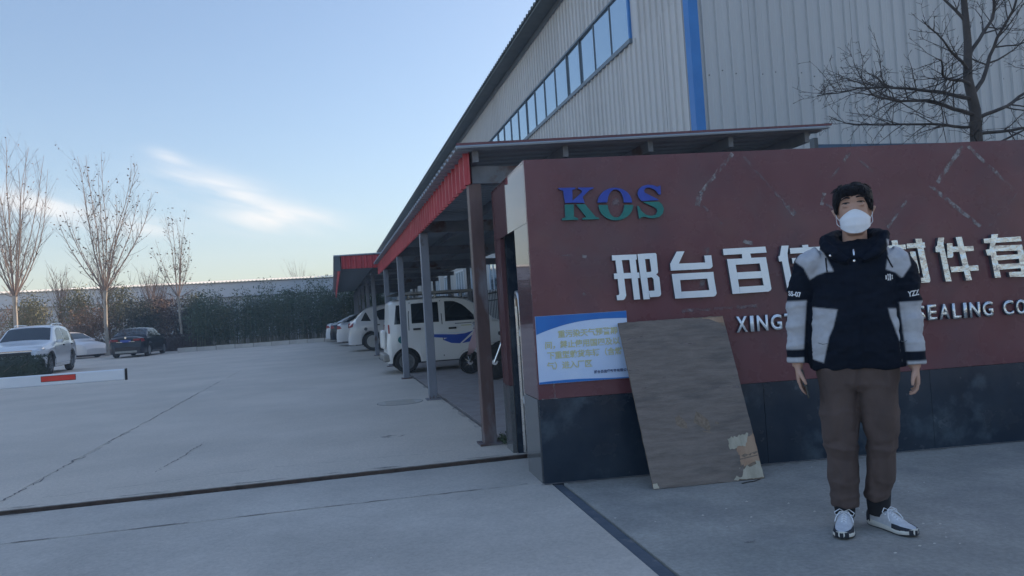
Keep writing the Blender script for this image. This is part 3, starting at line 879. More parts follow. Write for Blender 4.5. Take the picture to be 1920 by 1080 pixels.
for k in range(n_):
    xa, xb = lerp(NX0, NX1, k / n_), lerp(NX0, NX1, (k + 1) / n_)
    h = lambda t: 0.014 + 0.006 * math.sin(t * 5.0)
    mb.add([(xa, -.0155, NZ0 + .001), (xb, -.0155, NZ0 + .001), (xb, -.0155, NZ0 + h((k + 1) / n_)), (xa, -.0155, NZ0 + h(k / n_))], [(0, 1, 2, 3)])
mb.build('bottom_band', 'sign_blue', notice)
for body, x, z, sz, m, off in (('重污染天气预警期', 0.158, 1.005, 0.054, 'sign_yellow', 0.0012), ('间，禁止使用国四及以', 0.062, 0.933, 0.054, 'sign_yellow', 0.0012),
                               ('下重型载货车辆（含燃', 0.074, 0.862, 0.054, 'sign_yellow', 0.0012), ('气）进入厂区', 0.068, 0.790, 0.054, 'sign_yellow', 0.0012),
                               ('邢台百信密封件有限公司', 0.396, 0.738, 0.0235, 'sign_navy', 0.0006)):
    for k, ch in enumerate(body):
        me = text_mesh(ch, sz, 0.0, off)
        for v in me.vertices:
            v.co = (v.co.x + x + k * sz * 0.985, -.0162, v.co.y + z)
        me.materials.clear()
        me.materials.append(MATS[m])
        link('lettering', me, notice)

# ------------------------------------------------------------------ plywood sheet leaning on the wall
ply = thing('plywood_sheet', 'weathered brown plywood sheet with torn corner leaning against the red wall', 'plywood')
B0, B1 = Vector((1.945, 4.515, 0.004)), Vector((2.70, 4.44, 0.004))
_d, _b = Vector((math.cos(WALL_RZ), math.sin(WALL_RZ), 0)), Vector((-math.sin(WALL_RZ), math.cos(WALL_RZ), 0))
T0 = Vector(WALL_A) + _d * 0.585 - _b * 0.035 + Vector((0, 0, 1.075))
T1 = Vector(WALL_A) + _d * 1.345 - _b * 0.035 + Vector((0, 0, 1.078))
pu = (B1 - B0).normalized()
pv = (T0 - B0)
PH = pv.length
pv.normalize()
pn = pu.cross(pv).normalized()                 # towards the camera
PW = (B1 - B0).length


def pp(u, v, n):
    a = B0.lerp(B1, u)
    b = T0.lerp(T1, u)
    return a.lerp(b, v) + pn * n


def ply_piece(name, outline, n0, n1, m, seed=0):
    top = [pp(u, v, n1) for u, v in outline]
    bot = [pp(u, v, n0) for u, v in outline]
    k = len(outline)
    return MB().add(top + bot, [tuple(range(k)), tuple(range(k, 2 * k))[::-1]] + [(i, k + i, k + (i + 1) % k, (i + 1) % k) for i in range(k)]).build(name, m, ply)


rnd = random.Random(5)


def ragged(a, b, n, amp):
    return [(lerp(a[0], b[0], k / n) + (rnd.uniform(-amp, amp) if 0 < k < n else 0), lerp(a[1], b[1], k / n) + (rnd.uniform(-amp, amp) if 0 < k < n else 0)) for k in range(n)]


ol = ragged((0, 0), (1, 0), 24, .002) + ragged((1, 0), (1, 1), 24, .002) + ragged((1, 1), (0, 1), 24, .003) + ragged((0, 1), (0, 0), 30, .0025)
ply_piece('board', ol, -0.014, -0.0015, 'ply_edge')
face = ragged((0, 0), (.77, 0), 18, .003) + ragged((.77, 0), (.82, .115), 6, .014) + ragged((.82, .115), (.80, .22), 6, .014) + ragged((.80, .22), (1.0, .26), 8, .012) \
    + ragged((1, .275), (1, .93), 20, .002) + ragged((1, .93), (.86, .985), 5, .008) + ragged((.86, .985), (0.62, 1), 8, .004) + ragged((.62, 1), (0, 1), 16, .002) + ragged((0, 1), (0, 0), 30, .003)
ply_piece('face_veneer', face, -0.0012, 0.0008, 'plywood')
ply_piece('torn_veneer', ragged((.80, .14), (1, .16), 6, .01) + ragged((1, .16), (1, .262), 4, .004) + ragged((1, .262), (.83, .24), 8, .012) + ragged((.83, .24), (.80, .14), 5, .01), -.0012, .0001, 'ply_torn2')
ply_piece('torn_veneer', ragged((.75, .185), (.90, .19), 12, .009) + ragged((.90, .19), (.955, .265), 5, .006) + ragged((.955, .265), (.75, .245), 14, .007) + ragged((.75, .245), (.75, .185), 5, .008), .0010, .0024, 'ply_torn')
ply_piece('torn_veneer', ragged((.72, .006), (.995, .004), 14, .006) + ragged((.995, .004), (.995, .098), 4, .004) + ragged((.995, .098), (.80, .072), 8, .018) + ragged((.80, .072), (.72, .006), 5, .014), .0010, .0022, 'ply_torn')
ply_piece('torn_veneer', ragged((.83, .075), (.995, .10), 6, .006) + ragged((.995, .10), (.995, .15), 3, .004) + ragged((.995, .15), (.81, .13), 8, .01) + ragged((.81, .13), (.83, .075), 3, .01), -.0011, .0004, 'ply_torn2')
ply_piece('torn_veneer', ragged((.70, .03), (.80, .02), 4, .008) + ragged((.80, .02), (.84, .09), 4, .008) + ragged((.84, .09), (.70, .03), 6, .012), .0024, .0034, 'plywood')
ply_piece('torn_veneer', ragged((.80, .965), (.995, .955), 5, .004) + ragged((.995, .955), (.995, .995), 2, .002) + ragged((.995, .995), (.80, .995), 5, .004) + ragged((.80, .995), (.80, .965), 2, .004), -.0011, .0003, 'ply_torn2')
ply_piece('torn_veneer', ragged((.0, .0), (.05, .0), 2, .002) + ragged((.05, .0), (.04, .03), 3, .004) + ragged((.04, .03), (0, .028), 2, .003) + ragged((0, .028), (0, 0), 2, .002), .0009, .0014, 'ply_torn')
for u0, v0, u1, v1, w in ((.02, .885, .2, .905, .003), (.0, .70, .16, .695, .0025), (.08, .585, .13, .585, .003), (.53, .84, .68, .835, .002), (.70, .56, .98, .545, .003), (.82, .12, .99, .135, .004), (.85, .06, .855, .12, .004), (.3, .42, .31, .40, .004), (.55, .30, .62, .29, .004), (.68, .345, .71, .34, .009), (.30, .64, .36, .64, .002)):
    ply_piece('scratch', [(u0, v0 - w), (u1, v1 - w), (u1, v1 + w * .6), (u0, v0 + w * .6)], .0009, .0013 if w < .006 else .0012, 'ply_edge' if v0 < .5 else 'residue_faint')

# bits of litter on the ground: a length of wire, chips of stone
wire = tag(MB().tube([(2.50, 4.385, .004), (2.55, 4.392, .006), (2.60, 4.40, .004), (2.655, 4.42, .008)], .0035, 5).build('wire', 'black_plastic'),
           'short black wire lying on the ground by the plywood', 'wire')
pebble_spots = [(2.9, 4.72), (3.3, 4.66), (2.42, 3.05), (2.75, 3.55), (2.98, 3.75), (2.9, 3.05), (3.4, 3.9), (1.1, 3.6), (1.25, 4.1), (1.2, 4.45), (0.2, 4.0), (-0.4, 4.4), (2.0, 3.6), (1.9, 3.9), (2.15, 3.75), (2.3, 3.95), (3.05, 3.2)]
mb = MB()
rr = random.Random(8)
for x, y in pebble_spots * 3:
    x += rr.uniform(-.25, .25)
    y += rr.uniform(-.12, .12)
    s = rr.uniform(.003, .009)
    mb.add([(x - s, y, 0.001), (x, y - s * .7, 0.001), (x + s * 1.4, y, 0.001), (x, y + s, 0.001), (x, y, s * .6 + .001)], [(0, 1, 4), (1, 2, 4), (2, 3, 4), (3, 0, 4)])
tag(mb.build('gravel', 'kerb'), 'small chips of stone scattered on the concrete apron', 'gravel', kind='stuff')

# ------------------------------------------------------------------ sliding gate parked in the slot
gate = thing('sliding_gate', 'stainless steel end of the sliding gate parked inside the wall slot', 'gate', WALL_A, WALL_RZ)
gx = -0.005
for y, h in ((0.90, 1.30), (0.66, 1.20)):
    MB().tube([(gx, y, .06), (gx, y, h)], .019, 10).build('end_post', 'steel', gate, 40)
MB().tube([(gx, .66, 1.20), (gx, .68, 1.29), (gx, .75, 1.34), (gx, .84, 1.35), (gx, .90, 1.30)], .019, 10).build('top_hoop', 'steel', gate, 40)
MB().box(gx - .012, gx + .012, .875, .925, 1.24, 1.33).build('catch', 'ply_torn2', gate)
MB().box(gx + .01, gx + .035, .69, .87, .08, 1.08).build('end_panel', 'steel_dull', gate)
for z in (1.0, 0.47):
    MB().box(gx - .012, gx + .009, .70, .76, z, z + .055).build('label_plate', 'white_frame', gate)
for z in (.09, .34, .62, .90, 1.12):
    MB().tube([(gx + .04, .78, z), (2.2, .78, z)], .015, 8).build('rail', 'steel', gate, 40)
for k in range(9):
    MB().tube([(.25 + k * .22, .78, .06), (.25 + k * .22, .78, 1.2)], .012, 8).build('picket', 'steel', gate, 40)

# ------------------------------------------------------------------ warehouse
PER = 0.29                                    # rib spacing of the wall sheets, four ribs to a sheet
SW = PER * 4
WX, WY, WEND = 7.0, 12.95, 105.0
EAVE_X, EAVE_Z = 6.4, 10.33
ware = thing('warehouse', 'tall grey ribbed-metal warehouse with blue corner trim and long window band', 'building')


def rib_profile(n, per, h=0.032, w=0.032, foot_=0.010):
    """(along, out) points of a trapezoid-ribbed sheet"""
    pts = [(0, 0)]
    for k in range(n):
        c = (k + 0.5) * per
        pts += [(c - w / 2 - foot_, 0), (c - w / 2, h), (c + w / 2, h), (c + w / 2 + foot_, 0)]
        if n * per > 0.3:                    # shallow stiffening swage between the ribs
            c2 = (k + 1.0) * per
            if k < n - 1:
                pts += [(c2 - 0.02, 0), (c2, 0.006), (c2 + 0.02, 0)]
    pts.append((n * per, 0))
    return pts


def sheet_mesh(name, n, per, z0, z1, m, side, h=0.045):
    """vertical sheet: side 'x' runs along +Y with ribs towards -X, side 'y' runs along +X with ribs towards -Y"""
    mb = MB()
    pr = rib_profile(n, per, h)
    vs = []
    for a, o in pr:
        for z in (z0, z1):
            vs.append((-o, a, z) if side == 'x' else (a, -o, z))
    mb.add(vs, [(2 * i, 2 * i + 2, 2 * i + 3, 2 * i + 1) for i in range(len(pr) - 1)])
    return mb.mesh(name, m, recalc=False)


WZ0, WZ1 = 7.22, 8.47                          # window band
s_low = sheet_mesh('cladding_sheet', 4, PER, 0.0, WZ0 - 0.06, 'cladding', 'x')
s_up = sheet_mesh('cladding_sheet', 4, PER, WZ1 + 0.06, EAVE_Z - 0.05, 'cladding', 'x')
s_mid = sheet_mesh('cladding_sheet', 4, PER, WZ0 - 0.06, WZ1 + 0.06, 'cladding', 'x')
l_low = sheet_mesh('cladding_sheet', 40, PER, 0.0, WZ0 - 0.06, 'cladding', 'x')
l_up = sheet_mesh('cladding_sheet', 40, PER, WZ1 + 0.06, EAVE_Z - 0.05, 'cladding', 'x')
y = WY + 0.12
n_sh = 36
for k in range(n_sh):
    for me in (s_low, s_up):
        o = link('cladding_sheet', me, ware)
        o.location = (WX - (0.006 if k % 2 else 0), y + k * SW, 0)
WIN_Y0 = 15.78
for k in range(2):                             # the sheets this side of the window band run through
    o = link('cladding_sheet', s_mid, ware)
    o.location = (WX - 0.001, y + k * SW, 0)
MB().box(WX - 0.003, WX + .02, y + 2 * SW, WIN_Y0 - .05, WZ0 - .06, WZ1 + .06).build('window_reveal', 'cladding', ware)
yy = y + n_sh * SW
while yy < WEND:
    for me in (l_low, l_up):
        o = link('cladding_sheet', me, ware)
        o.location = (WX, yy, 0)
    yy += 40 * PER
# window band: frame, mullions and one pane after another
MB().box(WX - .055, WX - .0, WIN_Y0 - .07, WEND, WZ1, WZ1 + .05).build('window_frame', 'frame_grey', ware)
MB().box(WX - .075, WX - .0, WIN_Y0 - .07, WEND, WZ0 - .10, WZ0).build('window_sill', 'frame_grey', ware)
MB().box(WX - .060, WX - .0, WIN_Y0 - .07, WIN_Y0, WZ0, WZ1).build('window_frame', 'trim_blue', ware)
pane = MB().box(-.012, 0, .018, SW - .018, WZ0, WZ1).mesh('window_pane', 'glass_sky')
mull = MB().box(-.035, 0, -.010, .010, WZ0, WZ1).mesh('mullion', 'frame_grey')
rr = random.Random(2)
for k in range(int((WEND - WIN_Y0) / SW)):
    o = link('window_pane', pane, ware)
    o.location = (WX + .012, WIN_Y0 + k * SW, 0)
    o.rotation_euler = (0, 0, rr.uniform(-.012, .012))
    if k:
        o = link('mullion', mull, ware)
        o.location = (WX, WIN_Y0 + k * SW, 0)
# gable end
GX1 = WX + 26 * SW
n_g = 26
ridge_x = (WX + GX1) / 2


def roof_z(x):
    return EAVE_Z + (min(x, GX1 + WX - x) - EAVE_X) * 0.12


for k in range(n_g):
    x0 = WX + 0.10 + k * SW
    me = sheet_mesh('cladding_sheet', 4, PER, 0.0, roof_z(x0) - 0.15, 'cladding_gable', 'y', 0.05)
    o = link('cladding_sheet', me, ware)
    o.location = (x0, WY - (.006 if k % 2 else 0), 0)
screw = MB().lathe([(0.013, 0), (0.013, .012), (0, .012)], axis='Y', seg=6).mesh('screw', 'trim_dark')
for k in range(60):
    for z in (5.55, 8.3) if k % 2 else (5.5,):
        if rr.random() < .55:
            o = link('screw', screw, ware)
            o.location = (WX + .22 + k * PER + .09, WY - .014, z + rr.uniform(-.03, .03))
# blue corner flashing, an L of two faces
MB().box(WX - .045, WX + .14, WY - .052, WY - .040, 0, roof_z(WX) - .2).build('corner_trim', 'trim_blue', ware)
MB().box(WX - .058, WX - .046, WY - .052, WY + .16, 0, roof_z(WX) - .2).build('corner_trim', 'trim_blue', ware)
# roof: ribbed sheets over the eave, gutter board under it
rs = MB()
pr = [(0, 0)]
for k in range(4):
    c = (k + .5) * PER
    pr += [(c - .075, 0), (c - .04, .07), (c + .04, .07), (c + .075, 0)]
pr.append((SW, 0))
for th in (0, -.03):
    vs = []
    for a, o in pr:
        vs += [(EAVE_X, a, EAVE_Z + o + th), (ridge_x, a, roof_z(ridge_x) + o + th)]
    rs.add(vs, [(2 * i, 2 * i + 1, 2 * i + 3, 2 * i + 2) for i in range(len(pr) - 1)])
e = [(EAVE_X, a, EAVE_Z + o) for a, o in pr] + [(EAVE_X, a, EAVE_Z + o - .03) for a, o in pr]
n = len(pr)
rs.add(e, [(i, i + 1, n + i + 1, n + i) for i in range(n - 1)])
rme = rs.mesh('roof_sheet', 'roof_dark', recalc=False)
k = 0
while WY - .4 + k * SW < WEND:
    o = link('roof_sheet', rme, ware)
    o.location = (0, WY - .4 + k * SW, (k % 2) * .003)
    k += 1
MB().add([(ridge_x, WY - .4, roof_z(ridge_x)), (ridge_x, WEND, roof_z(ridge_x)), (GX1 + .6, WEND, EAVE_Z), (GX1 + .6, WY - .4, EAVE_Z)], [(0, 1, 2, 3)]).build('far_roof_slope', 'roof_dark', ware)
MB().box(EAVE_X + .05, WX - .05, WY - .3, WEND, EAVE_Z - .10, EAVE_Z - .04).build('eave_soffit', 'roof_dark', ware)
MB().box(WX - .06, WX - .036, WY - .3, WEND, EAVE_Z - .30, EAVE_Z - .105).build('gutter_board', 'trim_dark', ware)
MB().box(GX1, GX1 + .1, WY, WEND, 0, EAVE_Z).build('far_side_wall', 'cladding', ware)
MB().box(WX, GX1, WEND, WEND + .1, 0, EAVE_Z).build('rear_wall', 'cladding', ware)
# ground-floor windows seen under the car port
fr = MB().box(-.06, 0, 0, 2.5, 2.05, 2.13).box(-.06, 0, 0, 2.5, 3.42, 3.50).box(-.06, 0, 0, .08, 2.13, 3.42).box(-.06, 0, 2.42, 2.5, 2.13, 3.42) \
    .box(-.055, 0, .81, .87, 2.13, 3.42).box(-.055, 0, 1.63, 1.69, 2.13, 3.42).mesh('window_frame', 'white_frame')
pn_ = MB().box(-.02, 0, .0, .72, 2.14, 3.41).mesh('window_pane', 'glass_sky')
for k in range(9):
    fy = 16.5 + k * 4.6
    f = link('lower_window', fr, ware)
    f.location = (WX - .034, fy, 0)
    for j in range(3):
        q = link('window_pane', pn_, f)
        q.location = (-.006, .085 + j * .82, 0)

# ------------------------------------------------------------------ car port canopy (near run and wider far run)


def roof_sheet(x0, x1, z0, z1, w, name='roof_sheet', th=.012):
    """ribs run along X; the sheet covers w metres of Y"""
    pr = [(0, 0)]
    nr = 5
    per = w / nr
    for k in range(nr):
        c = (k + .5) * per
        pr += [(c - .045, 0), (c - .022, .026), (c + .022, .026), (c + .045, 0)]
    pr.append((w, 0))
    mb = MB()
    n = len(pr)
    top = [(x0, a, z0 + o) for a, o in pr] + [(x1, a, z1 + o) for a, o in pr]
    bot = [(x, a, z - th) for x, a, z in top]
    mb.add(top + bot, [(i, i + 1, n + i + 1, n + i) for i in range(n - 1)] + [(2 * n + i, 3 * n + i, 3 * n + i + 1, 2 * n + i + 1) for i in range(n - 1)]
           + [(i, 2 * n + i, 2 * n + i + 1, i + 1) for i in range(n - 1)] + [(n + i, n + i + 1, 3 * n + i + 1, 3 * n + i) for i in range(n - 1)]
           + [(0, n, 3 * n, 2 * n), (n - 1, 3 * n - 1, 4 * n - 1, 2 * n - 1)])
    return mb.mesh(name, 'canopy_under', recalc=False)


def fascia_sheet(w, z0, z1):
    """red upright ribbed sheet running along Y, ribs towards -X"""
    pr = [(0, 0)]
    for k in range(4):
        c = (k + .5) * w / 4
        pr += [(c - .04, 0), (c - .018, .034), (c + .018, .034), (c + .04, 0)]
    pr.append((w, 0))
    mb = MB()
    for s in (0, .006):
        vs = []
        for a, o in pr:
            vs += [(-o + s, a, z0), (-o + s, a, z1)]
        mb.add(vs, [(2 * i, 2 * i + 2, 2 * i + 3, 2 * i + 1) for i in range(len(pr) - 1)])
    return mb.mesh('fascia_sheet', 'canopy_red', recalc=False)


def port(label, ys, x0, x1, zl, zr, y0, y1, xpost, fz0, fz1, fx, m_first=None, fy0=None):
    t = thing('carport', label, 'carport')
    n = max(1, round((y1 - y0) / .92))
    w = (y1 - y0) / n
    me = roof_sheet(x0, x1, zl, zr, w - .004)
    for k in range(n):
        o = link('roof_sheet', me, t)
        o.location = (0, y0 + k * w, (k % 2) * .002)
    fme = fascia_sheet((y1 - (fy0 or y0)) / n - .004, fz0, fz1)
    for k in range(n):
        o = link('fascia_sheet', fme, t)
        o.location = (fx, (fy0 or y0) + k * (y1 - (fy0 or y0)) / n, 0)
    zat = lambda x: lerp(zl, zr, (x - x0) / (x1 - x0))
    for x in [lerp(fx + .05, x1 - .18, k / 4) for k in range(5)]:
        z = zat(x) - .016
        MB().box(x - .025, x + .025, y0 + .12, y1 - .05, z - .10, z).build('purlin', 'canopy_steel', t)
    for k, yv in enumerate(ys):
        zt = zat(xpost) - .12
        MB().hexa([(xpost - .02, yv - .05), (x1 - .25, yv - .05), (x1 - .25, yv + .05), (xpost - .02, yv + .05)], zt - .16, zt - .005).build('rafter', 'canopy_steel', t)
        for xp, mm in ((xpost, m_first if (k == 0 and m_first) else 'post_paint'), (x1 - .45, 'canopy_steel')):
            zb = YZ + .006
            p = MB().box(xp - .058, xp + .058, yv - .058, yv + .058, zb, zt - .162).build('post', mm, t, bevel=.008)
            MB().box(xp - .10, xp + .10, yv - .10, yv + .10, zb - .004, zb + .012).build('base_plate', 'post_rust', p)
    return t, zat


cp, z1at = port('long lean-to carport with red fascia and rusty front post beside the gate wall', [6.62, 10.5, 14.38, 18.26], 1.12, 4.82, 2.64, 2.80, 6.3, 20.0, 1.305, 2.355, 2.655, 1.25, 'post_rust', 6.48)
MB().add([(1.11, 6.285, 2.650), (4.83, 6.285, 2.810), (4.83, 6.285, 2.830), (1.11, 6.285, 2.670), (1.11, 6.298, 2.650), (4.83, 6.298, 2.810), (4.83, 6.298, 2.830), (1.11, 6.298, 2.670)],
         [(0, 1, 2, 3), (4, 7, 6, 5), (3, 2, 6, 7), (0, 4, 5, 1)]).build('edge_trim', 'red_granite', cp)
MB().box(4.37, 4.53, 6.45, 6.60, 2.28, 2.62).build('bracket', 'canopy_steel', cp)
cp2, z2at = port('wider second carport with red fascia at the far end of the parking row', [24.0, 28.2, 32.4, 36.6, 40.8, 44.8], .10, 4.82, 2.90, 3.0, 20.06, 46.0, 1.30, 2.55, 2.88, .27)
me = fascia_sheet(.56, 2.55, 2.89)
for k in range(2):
    o = link('fascia_sheet', me, cp2)
    o.rotation_euler = (0, 0, R(90))
    o.location = (1.42 - k * .566, 20.10, 0)
MB().box(.10, .27, 20.07, 20.09, 2.50, 2.885).build('end_flashing', 'trim_dark', cp2)

# ------------------------------------------------------------------ black railing fence between the car port and the warehouse
fence = thing('railing_fence', 'black steel railing fence behind the parked van', 'fence')
FX = 5.45
for k in range(15):
    yv = 8.5 + k * 2.6
    MB().box(FX - .035, FX + .035, yv - .035, yv + .035, 0, 2.05).lathe([(.045, 2.05), (.02, 2.10), (0, 2.13)], (FX, yv, 0), seg=8).build('post', 'fence_black', fence)
for z in (.35, 1.55, 1.80):
    MB().box(FX - .018, FX + .018, 8.5, 44.9, z, z + .035).build('rail', 'fence_black', fence)
bar = MB().box(-.011, .011, -.011, .011, .15, 1.95).mesh('bar', 'fence_black')
k = 0
while 13 + k * .26 < 44.8:
    o = link('bar', bar, fence)
    o.location = (FX, 13 + k * .26, 0)
    k += 1

# ------------------------------------------------------------------ low shed behind the wall, its blue edge just showing
shed = thing('low_shed', 'low shed behind the entrance wall showing only its blue roof edge', 'shed')
MB().box(6.65, 11.5, 9.1, 12.6, 0, 3.05).build('wall', 'shed_wall', shed)
MB().add([(6.6, 8.98, 3.08), (11.6, 8.98, 3.08), (11.6, 12.7, 3.2), (6.6, 12.7, 3.2), (6.6, 8.98, 3.13), (11.6, 8.98, 3.13), (11.6, 12.7, 3.25), (6.6, 12.7, 3.25)],
         [(3, 2, 1, 0), (4, 5, 6, 7), (0, 1, 5, 4), (1, 2, 6, 5), (2, 3, 7, 6), (3, 0, 4, 7)]).build('roof', 'trim_dark', shed)
MB().box(6.58, 11.62, 8.93, 8.975, 3.10, 3.215).build('edge_trim', 'trim_steel_blue', shed)
MB().box(6.54, 6.60, 8.9, 9.0, 3.0, 3.30).build('trim_end', 'trim_dark', shed)

# ------------------------------------------------------------------ far industrial hall beyond the bamboo
hall = thing('far_hall', 'long low grey industrial hall with pale ribbed roof behind the bamboo', 'building')
HY = 90.0
MB().box(-60, 3.5, HY, HY + 30, 0, 5.9).build('wall', 'far_wall', hall)
MB().box(-60.2, 3.7, HY - .35, HY - .02, 4.55, 4.65).build('string_course', 'trim_dark', hall)
MB().box(-60.2, 3.7, HY - .5, HY - .02, 6.22, 6.30).build('eave_board', 'trim_dark', hall)
MB().box(-60.1, 3.6, HY - .30, HY - .021, 4.66, 6.21).build('upper_band', 'far_wall', hall)
pr = []
for k in range(160):
    c = k * .4
    pr += [(c, 0), (c + .1, .07), (c + .2, .07), (c + .3, 0)]
vs = []
for a, o in pr:
    vs += [(-60 + a, HY - .6, 6.31 + o), (-60 + a, HY + 15, 7.35 + o)]
MB().add(vs, [(2 * i, 2 * i + 2, 2 * i + 3, 2 * i + 1) for i in range(len(pr) - 1)]).build('roof', 'far_roof', hall, recalc=False)
wme = MB().box(0, 2.6, -.06, 0, 2.6, 4.2).mesh('window', 'far_window')
fme = MB().box(1.27, 1.33, -.10, -.06, 2.6, 4.2).box(0, 2.6, -.10, -.06, 3.38, 3.44).mesh('window_bars', 'white_frame')
for k in range(14):
    o = link('window', wme, hall)
    o.location = (-52 + k * 3.9, HY - .005, 0)
    link('window_bars', fme, o)
# a paler block glimpsed through the far end of the car port
block = thing('pale_block', 'pale building with tall windows glimpsed beyond the far end of the carport', 'building')
MB().box(1.5, 6.8, 62, 70, 0, 5.2).build('wall', 'cladding', block)
for k in range(4):
    MB().box(1.9 + k * 1.25, 2.7 + k * 1.25, 61.9, 61.99, 1.0, 3.2).build('window', 'far_window', block)
MB().box(1.4, 6.9, 61.7, 70.2, 5.2, 5.35).build('roof', 'far_roof', block)

# ------------------------------------------------------------------ boom barrier across the drive
boom = thing('boom_barrier', 'white boom barrier arm with red reflector reaching in over the drive', 'barrier', (0, 6.3, 0))
MB().box(-6.4, -1.569, -.03, .008, .868, .952).build('arm', 'boom_white', boom, bevel=.008)
MB().box(-1.568, -1.56, -.031, .009, .866, .954).build('end_cap', 'black_plastic', boom)
for k in range(4):
    MB().box(-2.14 - k * .85, -1.91 - k * .85, -.0325, -.0305, .900, .938).build('reflector', 'boom_red', boom)
    MB().box(-2.143 - k * .85, -1.907 - k * .85, -.0312, -.0301, .897, .941).build('reflector_edge', 'black_plastic', boom)
MB().box(-6.62, -6.28, -.2, .2, 0.02, 1.05).build('cabinet', 'boom_red', boom, bevel=.02)
# ------------------------------------------------------------------ vehicles


class CarShape:
    """body described by lines along its length: x from 0 (rear) to L (front)"""

    def __init__(self, L, top, belt, width, wheels, zb=0.2, tumble=0.36, wheel_r=0.31, arch=0.06, crown=0.03):
        self.L, self.top, self.belt, self.width, self.wheels = L, top, belt, width, wheels
        self.zb, self.tumble, self.wr, self.arch, self.crown = zb, tumble, wheel_r, arch, crown

    def bottom(self, x):
        z = self.zb
        for xw in self.wheels:
            r = self.wr + self.arch
            d = abs(x - xw)
            if d < r:
                z = max(z, self.wr + math.sqrt(r * r - d * d))
        return z

    def section(self, x):
        w = interp(self.width, x)
        zt = interp(self.top, x)
        zb = min(self.bottom(x), zt - .12)
        zbelt = min(interp(self.belt, x), zt - .03)
        zbelt = max(zbelt, zb + .06)
        P = []
        for t, k in ((0, .955), (.18, .985), (.42, 1.0), (.68, .998), (.88, .982), (1.0, .955)):
            P.append((w * k, lerp(zb, zbelt, t)))
        wb = w * .955
        hgt = zt - zbelt
        wr = max(.05, wb - hgt * self.tumble)
        if hgt > .12:
            for t in (.3, .6, .86):
                P.append((lerp(wb, wr, t ** 1.15), lerp(zbelt, zt - .05, t)))
            P += [(wr - .02, zt - .025), (wr - .09, zt - .004), (wr * .5, zt + self.crown * .7), (0, zt + self.crown)]
        else:
            for t in (.12, .25, .4, .55, .7, .85, 1.0):
                P.append((wb * (1 - t), lerp(zbelt, zt + self.crown * .6, 1 - (1 - t) ** 2.4)))
        return P

    def side_y(self, x, z):
        P = self.section(x)
        for (y0, z0), (y1, z1) in zip(P, P[1:]):
            if min(z0, z1) <= z <= max(z0, z1) and abs(z1 - z0) > 1e-6:
                return lerp(y0, y1, (z - z0) / (z1 - z0))
        return P[0][0] if z < P[0][1] else P[-4][0]

    def top_z(self, x, y):
        P = self.section(x)
        y = abs(y)
        for (y0, z0), (y1, z1) in list(zip(P, P[1:]))[::-1]:
            if y1 <= y <= y0:
                return lerp(z0, z1, (y - y0) / (y1 - y0)) if y0 != y1 else z1
        return P[5][1]

    def stations(self):
        xs = {0.0, self.L}
        n = int(self.L / .07)
        xs |= {round(self.L * k / n, 4) for k in range(n + 1)}
        for xw in self.wheels:
            r = self.wr + self.arch
            xs |= {round(xw + r * math.cos(math.pi * k / 14), 4) for k in range(15)}
            xs |= {round(xw - r - .004, 4), round(xw + r + .004, 4)}
        return sorted(x for x in xs if 0 <= x <= self.L)

    def body(self):
        rings = []
        for x in self.stations():
            P = self.section(x)
            rings.append([(x, y, z) for y, z in P] + [(x, -y, z) for y, z in P[-2::-1]])
        mb = MB()
        mb.loft(rings, cap=False, closed=False)
        n = len(rings[0])
        mb.add(rings[0], [tuple(range(n))])
        mb.add(rings[-1], [tuple(range(n))[::-1]])
        return mb

    def side_patch(self, bottom, top, off, side, nx=8, nz=6):
        """patch on a flank between two polylines of (x, z)"""

        def pl(tab, t):
            k = t * (len(tab) - 1)
            i = min(int(k), len(tab) - 2)
            return lerp(tab[i][0], tab[i + 1][0], k - i), lerp(tab[i][1], tab[i + 1][1], k - i)

        def fn(u, v):
            a, b = pl(bottom, u), pl(top, u)
            x, z = lerp(a[0], b[0], v), lerp(a[1], b[1], v)
            return (x, side * (self.side_y(x, z) + off), z + off * .3)
        return MB().grid(fn, nx, nz)

    def top_patch(self, xa, xb, ya, yb, off, nrm):
        """glass over the centre line between stations xa..xb; half widths ya at xa, yb at xb"""

        def fn(u, v):
            x = lerp(xa, xb, u)
            y = lerp(ya, yb, u) * (2 * v - 1)
            return (x + nrm[0] * off, y, self.top_z(x, y) + nrm[1] * off)
        return MB().grid(fn, 14, 10)


